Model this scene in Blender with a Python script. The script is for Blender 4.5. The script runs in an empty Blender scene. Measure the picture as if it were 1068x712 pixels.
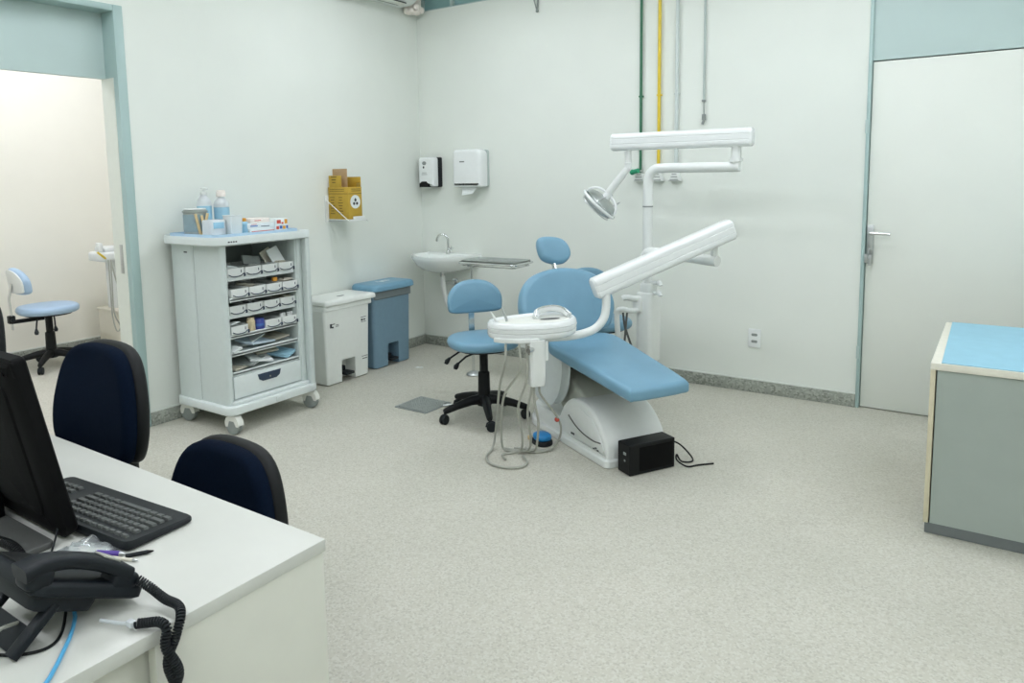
import bpy, bmesh, math, random
from mathutils import Vector, Matrix
random.seed(7)
PI = math.pi
S = bpy.context.scene
COL = S.collection

# ------------------------------------------------------------------ materials
def lin(c):
    c = c / 255.0
    return c / 12.92 if c <= 0.04045 else ((c + 0.055) / 1.055) ** 2.4

def rgb(r, g, b):
    return (lin(r), lin(g), lin(b), 1.0)

MATS = {}
def mat(name, col, rough=0.5, metal=0.0, var=0.04, scale=30.0, bump=0.0, bscale=200.0, trans=0.0, alpha=1.0, coat=0.0, sheen=0.0, ior=1.45, spec=0.5):
    m = bpy.data.materials.new(name)
    m.use_nodes = True
    nt = m.node_tree
    bs = nt.nodes['Principled BSDF']
    tc = nt.nodes.new('ShaderNodeTexCoord')
    nz = nt.nodes.new('ShaderNodeTexNoise')
    nz.inputs['Scale'].default_value = scale
    nz.inputs['Detail'].default_value = 3
    nt.links.new(tc.outputs['Object'], nz.inputs['Vector'])
    rp = nt.nodes.new('ShaderNodeValToRGB')
    c = rgb(*col)
    rp.color_ramp.elements[0].position = 0.3
    rp.color_ramp.elements[1].position = 0.7
    rp.color_ramp.elements[0].color = tuple(max(0, x * (1 - var)) for x in c[:3]) + (1,)
    rp.color_ramp.elements[1].color = tuple(min(1, x * (1 + var)) for x in c[:3]) + (1,)
    nt.links.new(nz.outputs['Fac'], rp.inputs['Fac'])
    nt.links.new(rp.outputs['Color'], bs.inputs['Base Color'])
    bs.inputs['Roughness'].default_value = rough
    bs.inputs['Metallic'].default_value = metal
    bs.inputs['Transmission Weight'].default_value = trans
    bs.inputs['Alpha'].default_value = alpha
    bs.inputs['Coat Weight'].default_value = coat
    bs.inputs['Sheen Weight'].default_value = sheen
    bs.inputs['IOR'].default_value = ior
    bs.inputs['Specular IOR Level'].default_value = spec
    if bump > 0:
        n2 = nt.nodes.new('ShaderNodeTexNoise')
        n2.inputs['Scale'].default_value = bscale
        n2.inputs['Detail'].default_value = 4
        nt.links.new(tc.outputs['Object'], n2.inputs['Vector'])
        bp = nt.nodes.new('ShaderNodeBump')
        bp.inputs['Strength'].default_value = bump
        bp.inputs['Distance'].default_value = 0.002
        nt.links.new(n2.outputs['Fac'], bp.inputs['Height'])
        nt.links.new(bp.outputs['Normal'], bs.inputs['Normal'])
    MATS[name] = m
    return m

def terrazzo(name, base, dark, light, scale, rough, amount=0.5):
    m = bpy.data.materials.new(name)
    m.use_nodes = True
    nt = m.node_tree
    bs = nt.nodes['Principled BSDF']
    tc = nt.nodes.new('ShaderNodeTexCoord')
    vo = nt.nodes.new('ShaderNodeTexVoronoi')
    vo.inputs['Scale'].default_value = scale
    nt.links.new(tc.outputs['Object'], vo.inputs['Vector'])
    rp = nt.nodes.new('ShaderNodeValToRGB')
    rp.color_ramp.interpolation = 'CONSTANT'
    e = rp.color_ramp.elements
    e[0].position = 0.0
    e[0].color = rgb(*dark)
    e[1].position = 0.16
    e[1].color = rgb(*base)
    e2 = e.new(0.72)
    e2.color = rgb(*light)
    sp = nt.nodes.new('ShaderNodeSeparateColor')
    nt.links.new(vo.outputs['Color'], sp.inputs['Color'])
    nt.links.new(sp.outputs['Red'], rp.inputs['Fac'])
    nz = nt.nodes.new('ShaderNodeTexNoise')
    nz.inputs['Scale'].default_value = 1.6
    nz.inputs['Detail'].default_value = 5
    nt.links.new(tc.outputs['Object'], nz.inputs['Vector'])
    r2 = nt.nodes.new('ShaderNodeValToRGB')
    r2.color_ramp.elements[0].position = 0.3
    r2.color_ramp.elements[0].color = (0.90, 0.91, 0.90, 1)
    r2.color_ramp.elements[1].position = 0.7
    r2.color_ramp.elements[1].color = (1, 1, 1, 1)
    nt.links.new(nz.outputs['Fac'], r2.inputs['Fac'])
    mx = nt.nodes.new('ShaderNodeMix')
    mx.data_type = 'RGBA'
    mx.blend_type = 'MULTIPLY'
    mx.inputs['Factor'].default_value = 1.0
    nt.links.new(rp.outputs['Color'], mx.inputs['A'])
    nt.links.new(r2.outputs['Color'], mx.inputs['B'])
    nt.links.new(mx.outputs['Result'], bs.inputs['Base Color'])
    bs.inputs['Roughness'].default_value = rough
    MATS[name] = m
    return m

def lamp_mat(name, col, strength):
    m = bpy.data.materials.new(name)
    m.use_nodes = True
    bs = m.node_tree.nodes['Principled BSDF']
    bs.inputs['Emission Color'].default_value = rgb(*col)
    bs.inputs['Emission Strength'].default_value = strength
    MATS[name] = m
    return m

M_ = MATS
mat('wall', (226, 231, 224), 0.75, var=0.012, scale=3, bump=0.15, bscale=90)
mat('wall_warm', (238, 236, 224), 0.75, var=0.012, scale=3, bump=0.1, bscale=90)
mat('ceiling', (235, 238, 234), 0.9, var=0.01)
mat('teal', (166, 190, 187), 0.45, var=0.02, scale=6)
mat('teal_panel', (183, 202, 199), 0.4, var=0.02, scale=4)
mat('teal_glass', (152, 190, 190), 0.25, var=0.04, scale=3)
mat('door', (226, 230, 222), 0.45, var=0.01, scale=4)
terrazzo('floor', (194, 192, 179), (182, 180, 167), (202, 201, 190), 150, 0.55)
terrazzo('skirting', (150, 155, 146), (128, 132, 124), (168, 172, 162), 90, 0.55)
mat('skirting_cap', (214, 219, 212), 0.6, var=0.02)
mat('white', (224, 228, 225), 0.35, var=0.012)
mat('white_gloss', (230, 234, 233), 0.22, var=0.01, coat=0.2)
mat('off_white', (222, 224, 216), 0.45, var=0.02)
mat('cream', (220, 216, 200), 0.5, var=0.02)
mat('cart_grey', (203, 213, 210), 0.4, var=0.015)
mat('cart_light', (218, 226, 224), 0.4, var=0.015)
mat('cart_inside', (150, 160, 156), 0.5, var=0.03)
mat('desk_top', (200, 202, 195), 0.35, var=0.012, scale=12)
mat('desk_panel', (212, 213, 202), 0.5, var=0.015, scale=12)
mat('cabinet_grey', (160, 170, 163), 0.5, var=0.02, scale=12)
mat('plinth_grey', (108, 114, 114), 0.55, var=0.03)
mat('beige_edge', (206, 199, 172), 0.5, var=0.03)
mat('cream_edge', (224, 222, 208), 0.5, var=0.03)
mat('blue_vinyl', (116, 158, 181), 0.38, var=0.03, scale=10, bump=0.1, bscale=300)
mat('blue_vinyl_light', (166, 192, 216), 0.4, var=0.03, scale=10, bump=0.1, bscale=300)
mat('blue_bin', (112, 141, 158), 0.45, var=0.03)
mat('blue_lid', (112, 156, 180), 0.4, var=0.03)
mat('blue_cloth', (148, 195, 213), 0.75, var=0.03, scale=14, bump=0.3, bscale=60)
mat('blue_pale', (178, 206, 226), 0.5, var=0.03)
mat('blue_pedal', (32, 128, 190), 0.35, var=0.04)
mat('blue_cable', (84, 168, 214), 0.4, var=0.03)
mat('navy_fabric', (7, 19, 36), 0.95, var=0.12, scale=160, bump=0.5, bscale=500, spec=0.1)
mat('black', (15, 18, 19), 0.5, var=0.08, spec=0.3)
mat('black_matt', (9, 10, 11), 0.65, var=0.1, spec=0.15)
mat('black_soft', (26, 31, 34), 0.5, var=0.08, spec=0.35)
mat('phone_black', (15, 22, 28), 0.5, var=0.08, spec=0.35)
mat('key_grey', (84, 88, 86), 0.45, var=0.06)
mat('dark_grey', (84, 86, 84), 0.5, var=0.05)
mat('mid_grey', (140, 147, 144), 0.5, var=0.05)
mat('hose_grey', (166, 168, 158), 0.45, var=0.05)
mat('silver', (190, 194, 194), 0.28, metal=0.9, var=0.04)
mat('chrome', (214, 216, 216), 0.16, metal=1.0, var=0.02)
mat('steel_tray', (178, 184, 182), 0.3, metal=0.85, var=0.03)
mat('grate', (168, 174, 170), 0.5, metal=0.3, var=0.05)
mat('green_pipe', (52, 112, 84), 0.4, var=0.05)
mat('green_knob', (40, 150, 110), 0.4, var=0.05)
mat('yellow_pipe', (222, 196, 62), 0.4, var=0.05)
mat('grey_pipe', (204, 214, 211), 0.4, var=0.03)
mat('conduit', (178, 190, 186), 0.45, var=0.03)
mat('yellow_card', (190, 157, 58), 0.65, var=0.04, scale=20)
mat('yellow_card_dark', (160, 122, 36), 0.65, var=0.04, scale=20)
mat('brown_card', (178, 150, 112), 0.75, var=0.05, scale=20)
mat('ink', (62, 54, 30), 0.7, var=0.05)
mat('ink_grey', (70, 74, 76), 0.7, var=0.05)
mat('ink_blue', (70, 110, 175), 0.6, var=0.05)
mat('ink_red', (206, 84, 66), 0.6, var=0.05)
mat('ink_orange', (226, 160, 60), 0.6, var=0.05)
mat('label_blue', (158, 202, 222), 0.5, var=0.05)
mat('wood', (214, 192, 146), 0.65, var=0.06, scale=40)
mat('paper', (226, 232, 230), 0.75, var=0.02)
mat('paper_blue', (196, 214, 226), 0.7, var=0.04)
mat('paper_beige', (196, 192, 176), 0.75, var=0.04)
mat('blue_jar', (60, 74, 150), 0.3, var=0.05)
mat('beige_jar', (206, 192, 158), 0.4, var=0.05)
mat('navy_handle', (52, 66, 84), 0.4, var=0.05)
mat('purple', (84, 60, 150), 0.4, var=0.05)
mat('foam', (238, 230, 222), 0.85, var=0.05, scale=60, bump=0.8, bscale=60)
mat('frost', (232, 238, 240), 0.3, var=0.02, trans=0.35)
mat('clear_plastic', (240, 246, 248), 0.12, var=0.01, trans=0.85)
mat('porcelain', (236, 241, 238), 0.18, var=0.008, coat=0.3)
mat('red', (190, 80, 66), 0.5, var=0.05)
mat('bin_white', (228, 232, 227), 0.4, var=0.012)
mat('steel_sleeve', (150, 172, 180), 0.35, metal=0.3, var=0.04)
mat('smoke_band', (112, 122, 124), 0.45, var=0.04)
mat('chassis_grey', (206, 214, 214), 0.4, var=0.02)
mat('lift_grey', (196, 200, 188), 0.5, var=0.02)
lamp_mat('lamp_glow', (246, 248, 255), 14.0)
lamp_mat('lamp_glow_warm', (250, 250, 255), 18.0)

# ------------------------------------------------------------------ geometry
def T(x=0, y=0, z=0):
    return Matrix.Translation((x, y, z))
def RZ(a):
    return Matrix.Rotation(a, 4, 'Z')
def RX(a):
    return Matrix.Rotation(a, 4, 'X')
def RY(a):
    return Matrix.Rotation(a, 4, 'Y')
ID = Matrix.Identity(4)

def rrect(w, d, r, n=5, cx=0, cy=0):
    """rounded rectangle, counter-clockwise; r may be four radii (++, -+, --, +-)"""
    rs = r if isinstance(r, (list, tuple)) else (r,) * 4
    out = []
    for k, (sx, sy) in enumerate(((1, 1), (-1, 1), (-1, -1), (1, -1))):
        q = max(rs[k], 1e-4)
        ox, oy = cx + sx * (w / 2 - q), cy + sy * (d / 2 - q)
        for i in range(n + 1):
            a = PI / 2 * (k + i / n)
            out.append((ox + q * math.cos(a), oy + q * math.sin(a)))
    return out

def ellipse(a, b, e=2.0, n=36):
    out = []
    for i in range(n):
        t = 2 * PI * i / n
        c, s = math.cos(t), math.sin(t)
        out.append((a * math.copysign(abs(c) ** (2 / e), c), b * math.copysign(abs(s) ** (2 / e), s)))
    return out

def spline(pts, k=6, closed=False):
    P = [Vector(p) for p in pts]
    n = len(P)
    out = []
    segs = n if closed else n - 1
    for i in range(segs):
        p1, p2 = P[i % n], P[(i + 1) % n]
        p0 = P[(i - 1) % n] if (closed or i > 0) else p1 * 2 - p2
        p3 = P[(i + 2) % n] if (closed or i + 2 < n) else p2 * 2 - p1
        for j in range(k):
            t = j / k
            out.append(0.5 * ((2 * p1) + (p2 - p0) * t + (2 * p0 - 5 * p1 + 4 * p2 - p3) * t * t + (3 * p1 - p0 - 3 * p2 + p3) * t ** 3))
    if not closed:
        out.append(P[-1])
    return out

def inset(poly, d):
    n = len(poly)
    out = []
    for i in range(n):
        x0, y0 = poly[i - 1][0], poly[i - 1][1]
        x1, y1 = poly[i][0], poly[i][1]
        x2, y2 = poly[(i + 1) % n][0], poly[(i + 1) % n][1]
        ax, ay, bx, by = x1 - x0, y1 - y0, x2 - x1, y2 - y1
        la, lb = math.hypot(ax, ay) or 1e-9, math.hypot(bx, by) or 1e-9
        nx, ny = -ay / la - by / lb, ax / la + bx / lb
        l = math.hypot(nx, ny) or 1e-9
        nx, ny = nx / l, ny / l
        dot = max(0.4, nx * -ay / la + ny * ax / la)
        out.append((x1 + nx * d / dot, y1 + ny * d / dot))
    return out

class Mesh:
    def __init__(self):
        self.bm = bmesh.new()

    def box(self, c, s, m=ID, bev=0.0, seg=2):
        r = bmesh.ops.create_cube(self.bm, size=1.0, matrix=m @ T(*c) @ Matrix.Diagonal((s[0], s[1], s[2], 1)))
        if bev > 0:
            es = list({e for v in r['verts'] for e in v.link_edges})
            bmesh.ops.bevel(self.bm, geom=es, offset=min(bev, min(s) * 0.49), segments=seg, profile=0.5, affect='EDGES')
        return self

    def span(self, x, y, z, m=ID, bev=0.0, seg=2):
        return self.box(((x[0] + x[1]) / 2, (y[0] + y[1]) / 2, (z[0] + z[1]) / 2), (abs(x[1] - x[0]), abs(y[1] - y[0]), abs(z[1] - z[0])), m, bev, seg)

    def rings(self, rings, cap0=True, cap1=True, closed=False):
        bm = self.bm
        vs = [[bm.verts.new(p) for p in r] for r in rings]
        n = len(vs[0])
        pairs = list(zip(vs, vs[1:])) + ([(vs[-1], vs[0])] if closed else [])
        for a, b in pairs:
            for i in range(n):
                j = (i + 1) % n
                try:
                    bm.faces.new((a[i], a[j], b[j], b[i]))
                except ValueError:
                    pass
        if not closed:
            if cap0:
                bm.faces.new(list(reversed(vs[0])))
            if cap1:
                bm.faces.new(vs[-1])
        return self

    def loft(self, poly, layers, m=ID, cap0=True, cap1=True):
        """layers: (inset, z) pairs"""
        rr = []
        for d, z in layers:
            q = inset(poly, d) if d else poly
            rr.append([m @ Vector((p[0], p[1], z)) for p in q])
        return self.rings(rr, cap0, cap1)

    def slab(self, poly, z0, z1, m=ID, bev=0.0, n=3):
        if bev <= 0:
            return self.loft(poly, [(0, z0), (0, z1)], m)
        L = []
        for i in range(n + 1):
            a = PI / 2 * i / n
            L.append((bev * (1 - math.sin(a)), z0 + bev * (1 - math.cos(a))))
        for i in range(n + 1):
            a = PI / 2 * i / n
            L.append((bev * (1 - math.cos(a)), z1 - bev * (1 - math.sin(a))))
        return self.loft(poly, L, m)

    def pad(self, poly, t, r, m=ID, puff=0.01, warp=None):
        """cushion: rounded rim of radius r, gently domed top; warp(x,y,z) bends it"""
        cx = sum(p[0] for p in poly) / len(poly)
        cy = sum(p[1] for p in poly) / len(poly)
        L = []
        for i in range(5):
            a = PI / 2 * i / 4
            L.append(('i', r * (1 - math.sin(a)), r * (1 - math.cos(a))))
        for i in range(6):
            a = PI / 2 * i / 5
            L.append(('i', r * (1 - math.cos(a)), t - r * (1 - math.sin(a))))
        for s, h in ((0.8, 0.36), (0.6, 0.64), (0.4, 0.84), (0.2, 0.96), (0.05, 1.0)):
            L.append(('s', s, t + puff * h))
        rr = []
        base = inset(poly, r)
        for k, d, z in L:
            if k == 'i':
                q = inset(poly, d) if d > 1e-6 else poly
            else:
                q = [(cx + (p[0] - cx) * d, cy + (p[1] - cy) * d) for p in base]
            ring = []
            for p in q:
                v = Vector((p[0], p[1], z))
                if warp:
                    v = Vector(warp(*v))
                ring.append(m @ v)
            rr.append(ring)
        return self.rings(rr)

    def tube(self, pts, r, n=10, closed=False, cap=True, flat=1.0):
        P = [Vector(p) for p in pts]
        k = len(P)
        R = r if isinstance(r, (list, tuple)) else [r] * k
        tan = []
        for i in range(k):
            a = P[i - 1] if (i > 0 or closed) else P[i]
            b = P[(i + 1) % k] if (i < k - 1 or closed) else P[i]
            t = (b - a)
            tan.append(t.normalized() if t.length > 1e-9 else Vector((0, 0, 1)))
        u = tan[0].orthogonal().normalized()
        if abs(tan[0].z) < 0.95:
            u = Vector((0, 0, 1)).cross(tan[0]).normalized()
        rr = []
        for i in range(k):
            u = (u - tan[i] * u.dot(tan[i]))
            u = u.normalized() if u.length > 1e-6 else tan[i].orthogonal().normalized()
            w = tan[i].cross(u)
            rr.append([P[i] + (u * math.cos(2 * PI * j / n) + w * math.sin(2 * PI * j / n) * flat) * R[i] for j in range(n)])
        return self.rings(rr, cap, cap, closed)

    def cyl(self, p0, p1, r, r1=None, n=20):
        return self.tube([p0, p1], [r, r if r1 is None else r1], n)

    def lathe(self, prof, m=ID, n=28, cap0=True, cap1=True):
        rr = []
        for r, z in prof:
            rr.append([m @ Vector((max(r, 1e-4) * math.cos(2 * PI * i / n), max(r, 1e-4) * math.sin(2 * PI * i / n), z)) for i in range(n)])
        return self.rings(rr, cap0, cap1)

    def ball(self, c, r, m=ID, n=12, sc=(1, 1, 1)):
        bmesh.ops.create_uvsphere(self.bm, u_segments=n * 2, v_segments=n, radius=r, matrix=m @ T(*c) @ Matrix.Diagonal((sc[0], sc[1], sc[2], 1)))
        return self

    def build(self, name, material, parent=None, local=False, sharp=38, **props):
        bm = self.bm
        bmesh.ops.recalc_face_normals(bm, faces=bm.faces)
        if parent is not None and not local:
            bmesh.ops.transform(bm, matrix=WORLD[parent.name].inverted(), verts=bm.verts)
        th = math.radians(sharp)
        for e in bm.edges:
            if len(e.link_faces) == 2:
                e.smooth = e.calc_face_angle(0) < th
        for f in bm.faces:
            f.smooth = True
        me = bpy.data.meshes.new(name)
        bm.to_mesh(me)
        bm.free()
        me.materials.append(MATS[material])
        o = bpy.data.objects.new(name, me)
        COL.objects.link(o)
        if parent is not None:
            o.parent = parent
            WORLD[o.name] = WORLD[parent.name].copy()
        else:
            WORLD[o.name] = ID.copy()
        for k, v in props.items():
            o[k] = v
        return o

WORLD = {}
def thing(name, label, cat, loc=(0, 0, 0), rz=0.0, group=None):
    o = bpy.data.objects.new(name, None)
    COL.objects.link(o)
    o.empty_display_size = 0.1
    o.location = loc
    o.rotation_euler = (0, 0, rz)
    WORLD[o.name] = T(*loc) @ RZ(rz)
    o['label'] = label
    o['category'] = cat
    if group:
        o['group'] = group
    return o

def copy_thing(src, loc, rz=None, label=None, group=None):
    c = src.copy()
    COL.objects.link(c)
    c.location = loc
    if rz is not None:
        c.rotation_euler = (0, 0, rz)
    if label:
        c['label'] = label
    if group:
        c['group'] = group
    WORLD[c.name] = T(*loc) @ RZ(c.rotation_euler[2])
    for ch in list(src.children):
        k = ch.copy()
        COL.objects.link(k)
        k.parent = c
        WORLD[k.name] = WORLD[c.name].copy()
        for g in list(ch.children):
            d = g.copy()
            COL.objects.link(d)
            d.parent = k
    return c

def single(mesh, name, material, label, cat, loc, rz=0.0, group=None, **kw):
    """a thing that is one mesh, authored in world space, origin at loc"""
    bm = mesh.bm
    w = T(*loc) @ RZ(rz)
    bmesh.ops.transform(bm, matrix=w.inverted(), verts=bm.verts)
    o = mesh.build(name, material, None, **kw)
    o.location = loc
    o.rotation_euler = (0, 0, rz)
    WORLD[o.name] = w
    o['label'] = label
    o['category'] = cat
    if group:
        o['group'] = group
    return o

def struct(mesh, name, material, parent=None, **kw):
    o = mesh.build(name, material, parent, **kw)
    if parent is None:
        o['kind'] = 'structure'
    return o

# ------------------------------------------------------------------ the room
H0 = 1.46364                      # camera height
XL, YB, ZC = -4.165, 4.922, 3.12  # left wall, back wall, ceiling
XR, YF = 2.3, -2.0
WT = 0.15
XF = -6.66                        # far wall of the neighbouring room
ZW = 2.83                         # top of the solid back wall

struct(Mesh().span((XF - WT, XR + WT), (YF - WT, YB + WT), (-0.1, 0)), 'floor', 'floor')
struct(Mesh().span((XF - WT, XR + WT), (YF - WT, YB + WT), (ZC, ZC + 0.1)), 'ceiling', 'ceiling')
DY0, DY1, DZ = 1.20, 2.35, 2.45
wl = Mesh()
wl.span((XL - WT, XL), (DY1, YB + WT), (0, ZC))
wl.span((XL - WT, XL), (YF, DY0), (0, ZC))
wl.span((XL - WT, XL), (DY0, DY1), (DZ, ZC))
struct(wl, 'wall_left', 'wall')
BX0, BX1 = -0.692, 0.26           # back door, frame outside
wb = Mesh()
wb.span((XL, BX0), (YB, YB + WT), (0, ZW))
wb.span((BX1, XR), (YB, YB + WT), (0, ZW))
wb.span((BX0, BX1), (YB, YB + WT), (2.62, ZW))
struct(wb, 'wall_back', 'wall')
struct(Mesh().span((XR, XR + WT), (YF - WT, YB + WT), (0, ZC)), 'wall_right', 'wall')
struct(Mesh().span((XL - WT, XR), (YF - WT, YF), (0, ZC)), 'wall_front', 'wall')
struct(Mesh().span((XF - WT, XF), (YF - WT, YB + WT), (0, ZC)), 'wall_far', 'wall_warm')
ow = Mesh()
ow.span((XF, XL - WT), (YB, YB + WT), (0, ZC))
struct(ow, 'wall_side', 'wall_warm')
struct(Mesh().span((XF, XL - WT), (YF - WT, YF), (0, ZC)), 'wall_end', 'wall_warm')

def skirt(name, x, y, cap):
    o = Mesh().span(x, y, (0, 0.082), bev=0.003).build(name, 'skirting')
    o['kind'] = 'structure'
    m = Mesh().span(cap[0], cap[1], (0.082, 0.09), bev=0.002)
    m.build('skirting_ledge', 'skirting_cap', o)
    return o
skirt('baseboard_left', (XL, XL + 0.016), (DY1, YB), ((XL, XL + 0.012), (DY1, YB)))
skirt('baseboard_back', (XL + 0.016, BX0), (YB - 0.016, YB), ((XL + 0.012, BX0), (YB - 0.012, YB)))
skirt('baseboard_far', (XF, XF + 0.016), (YF, YB), ((XF, XF + 0.012), (YF, YB)))

# clerestory strip over the back wall
w1 = Mesh()
w1.span((XL, XR), (YB + 0.05, YB + 0.06), (ZW, ZC))
win = w1.build('window_1', 'teal_glass')
win['kind'] = 'structure'
fr = Mesh()
fr.span((XL, XR), (YB + 0.02, YB + 0.09), (ZW, ZW + 0.025))
x = XL + 0.02
while x < XR:
    fr.span((x, x + 0.03), (YB + 0.02, YB + 0.09), (ZW + 0.025, ZC))
    x += 0.32
fr.build('window_frame', 'teal_panel', win)
struct(Mesh().span((XL, XR), (YB, YB + 0.02), (ZW - 0.004, ZW + 0.012)).span((XL, XR), (YB + 0.09, YB + WT), (ZW, ZC)), 'trim_1', 'wall')

# door in the back wall
d1 = Mesh().span((BX0 + 0.024, BX1 - 0.024), (YB + 0.012, YB + 0.052), (0.006, 2.096), bev=0.002).build('door_1', 'door')
d1['kind'] = 'structure'
f = Mesh()
f.span((BX0, BX0 + 0.02), (YB - 0.012, YB + WT), (0, 2.62), bev=0.002)
f.span((BX1 - 0.02, BX1), (YB - 0.012, YB + WT), (0, 2.62), bev=0.002)
f.span((BX0 + 0.02, BX1 - 0.02), (YB - 0.012, YB + WT), (2.60, 2.62), bev=0.002)
f.build('door_frame', 'teal', d1)
Mesh().span((BX0 + 0.02, BX1 - 0.02), (YB + 0.008, YB + 0.05), (2.103, 2.60)).build('transom_panel', 'teal_panel', d1)
Mesh().span((BX0 + 0.02, BX1 - 0.02), (YB + 0.075, YB + 0.09), (0, 2.60)).build('door_gap_shade', 'black_matt', d1)  # black sheet behind leaf and transom, paints the shade in their gaps
hp = Mesh().span((-0.668, -0.628), (YB + 0.004, YB + 0.012), (0.90, 1.135), bev=0.004).build('handle_plate', 'silver', d1)
lv = Mesh()
lv.tube(spline([(-0.648, YB + 0.01, 1.088), (-0.648, YB - 0.035, 1.088), (-0.64, YB - 0.045, 1.088), (-0.60, YB - 0.046, 1.087), (-0.535, YB - 0.046, 1.085)], 5), 0.009, 10)
lv.build('lever', 'chrome', hp)
ky = Mesh()
ky.box((-0.648, YB + 0.002, 0.985), (0.012, 0.014, 0.02), bev=0.003)
ky.box((-0.648, YB - 0.018, 0.985), (0.004, 0.03, 0.02), bev=0.001)
ky.tube(spline([(-0.648, YB - 0.033 + 0.012 * math.cos(a), 0.972 + 0.016 * math.sin(a)) for a in [i * PI / 4 for i in range(8)]], 3, True), 0.002, 6, True)
ky.box((-0.640, YB - 0.034, 0.925), (0.018, 0.004, 0.065), bev=0.001)
ky.box((-0.662, YB - 0.036, 0.935), (0.016, 0.004, 0.05), RY(0), bev=0.001)
ky.build('key', 'silver', hp)
hg = Mesh()
for z in (0.35, 1.72):
    hg.span((BX0 - 0.004, BX0 + 0.012), (YB - 0.018, YB - 0.011), (z - 0.04, z + 0.04), bev=0.002)
hg.build('hinge', 'teal_panel', d1)

# doorway in the left wall with its teal frame and transom
f = Mesh()
f.span((XL - WT - 0.008, XL + 0.012), (DY1 - 0.055, DY1), (0, DZ), bev=0.004)
f.span((XL - WT - 0.008, XL + 0.012), (DY0, DY0 + 0.055), (0, DZ), bev=0.004)
f.span((XL - WT - 0.008, XL + 0.012), (DY0 + 0.055, DY1 - 0.055), (DZ - 0.035, DZ), bev=0.004)
d2 = f.build('door_2', 'teal')
d2['kind'] = 'structure'
Mesh().span((XL - WT, XL - WT + 0.035), (DY0 + 0.055, DY1 - 0.055), (2.052, DZ - 0.035)).build('transom_panel', 'teal_panel', d2)
mat('jamb_paint', (222, 227, 217), 0.5, var=0.01)
for y_ in ((DY1 - 0.059, DY1 - 0.055), (DY0 + 0.055, DY0 + 0.059)):
    Mesh().span((XL - WT - 0.006, XL - 0.03), y_, (0.002, 2.052)).build('jamb_lining', 'jamb_paint', d2)
Mesh().span((XL - 0.09, XL - 0.06), (DY1 - 0.062, DY1 - 0.058), (0.93, 1.10), bev=0.001).build('strike_plate', 'silver', d2)

# ceiling lights
def ceiling_light(x, y, lab, glow, power, col, sx=1.2, sy=0.32):
    t = thing('ceiling_light', lab, 'ceiling light', (x, y, ZC - 0.07), 0, 'ceiling lights of the clinic')
    m = Mesh()
    m.span((x - sx / 2, x + sx / 2), (y - sy / 2, y + sy / 2), (ZC - 0.03, ZC - 0.001), bev=0.006)
    for s in (-1, 1):
        m.span((x - sx / 2, x + sx / 2), (y + s * sy / 2 - 0.008, y + s * sy / 2 + 0.008), (ZC - 0.07, ZC - 0.03), bev=0.003)
    m.build('housing', 'white', t)
    for s in (-1, 1):
        Mesh().cyl((x - sx / 2 + 0.03, y + s * 0.07, ZC - 0.05), (x + sx / 2 - 0.03, y + s * 0.07, ZC - 0.05), 0.014, n=10).build('tube_lamp', glow, t)
    l = bpy.data.lights.new('lamp_light', 'AREA')
    l.shape = 'RECTANGLE'
    l.size, l.size_y = sx, sy
    l.energy = power
    l.color = col
    lo = bpy.data.objects.new('lamp_light', l)
    COL.objects.link(lo)
    lo.location = (x, y, ZC - 0.075)
    return t
COOL = (0.955, 0.968, 1.06)
for x, lx in ((-2.9, 'near the doorway wall'), (-0.9, 'over the middle of the room'), (1.2, 'towards the right wall')):
    for y, ly in ((-0.6, 'behind the desk'), (1.6, 'above the open floor'), (3.6, 'closest to the back wall')):
        ceiling_light(x, y, 'twin tube ceiling light %s, %s' % (lx, ly), 'lamp_glow', 10.5, COOL)
for y, ly in ((0.6, 'farther from the dental chairs'), (2.9, 'over the stool')):
    ceiling_light(-5.4, y, 'twin tube ceiling light in the next room, %s' % ly, 'lamp_glow_warm', 21.5, (0.99, 0.98, 1.12))

# ------------------------------------------------------------------ wall fittings
# air conditioner at the top of the left wall
ac = thing('air_conditioner', 'white split air conditioner high on the left wall at the corner', 'air conditioner', (XL, 4.3, 2.845))
prof = spline([(0, 2.845), (0.14, 2.85), (0.205, 2.90), (0.215, 3.0), (0.2, 3.085), (0.12, 3.105), (0, 3.105)], 4)
m = Mesh()
m.rings([[(XL + p[0], y, p[1]) for p in prof] for y in (3.86, 4.70)])
m.build('casing', 'white', ac)
Mesh().span((XL + 0.06, XL + 0.155), (3.94, 4.62), (2.842, 2.852), bev=0.002).build('air_outlet', 'black_soft', ac)
fl_ = Mesh()
fl_.span((XL + 0.09, XL + 0.165), (3.95, 4.61), (2.835, 2.84), bev=0.002)
fl_.build('louver', 'off_white', ac)
Mesh().span((XL + 0.02, XL + 0.05), (4.05, 4.13), (2.840, 2.846)).build('label', 'ink_grey', ac)
pip = Mesh()
for k, (dx, dy) in enumerate(((0.06, 0.055), (0.11, 0.095), (0.07, 0.12))):
    pip.tube(spline([(XL + dx, 4.72 + dy, 2.84), (XL + dx, 4.72 + dy, 2.93), (XL + dx, 4.72 + dy, 3.02), (XL + dx, 4.72 + dy, ZC)], 4), 0.024, 10)
for i in range(14):
    pip.ball((XL + 0.03 + random.random() * 0.12, 4.74 + random.random() * 0.12, 2.82 + random.random() * 0.03), 0.022 + random.random() * 0.018, n=6)
single(pip, 'refrigerant_pipe', 'foam', 'pale foam wrapped pipes in the top corner beside the air conditioner', 'pipe', (XL + 0.08, 4.80, 2.80))

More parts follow.
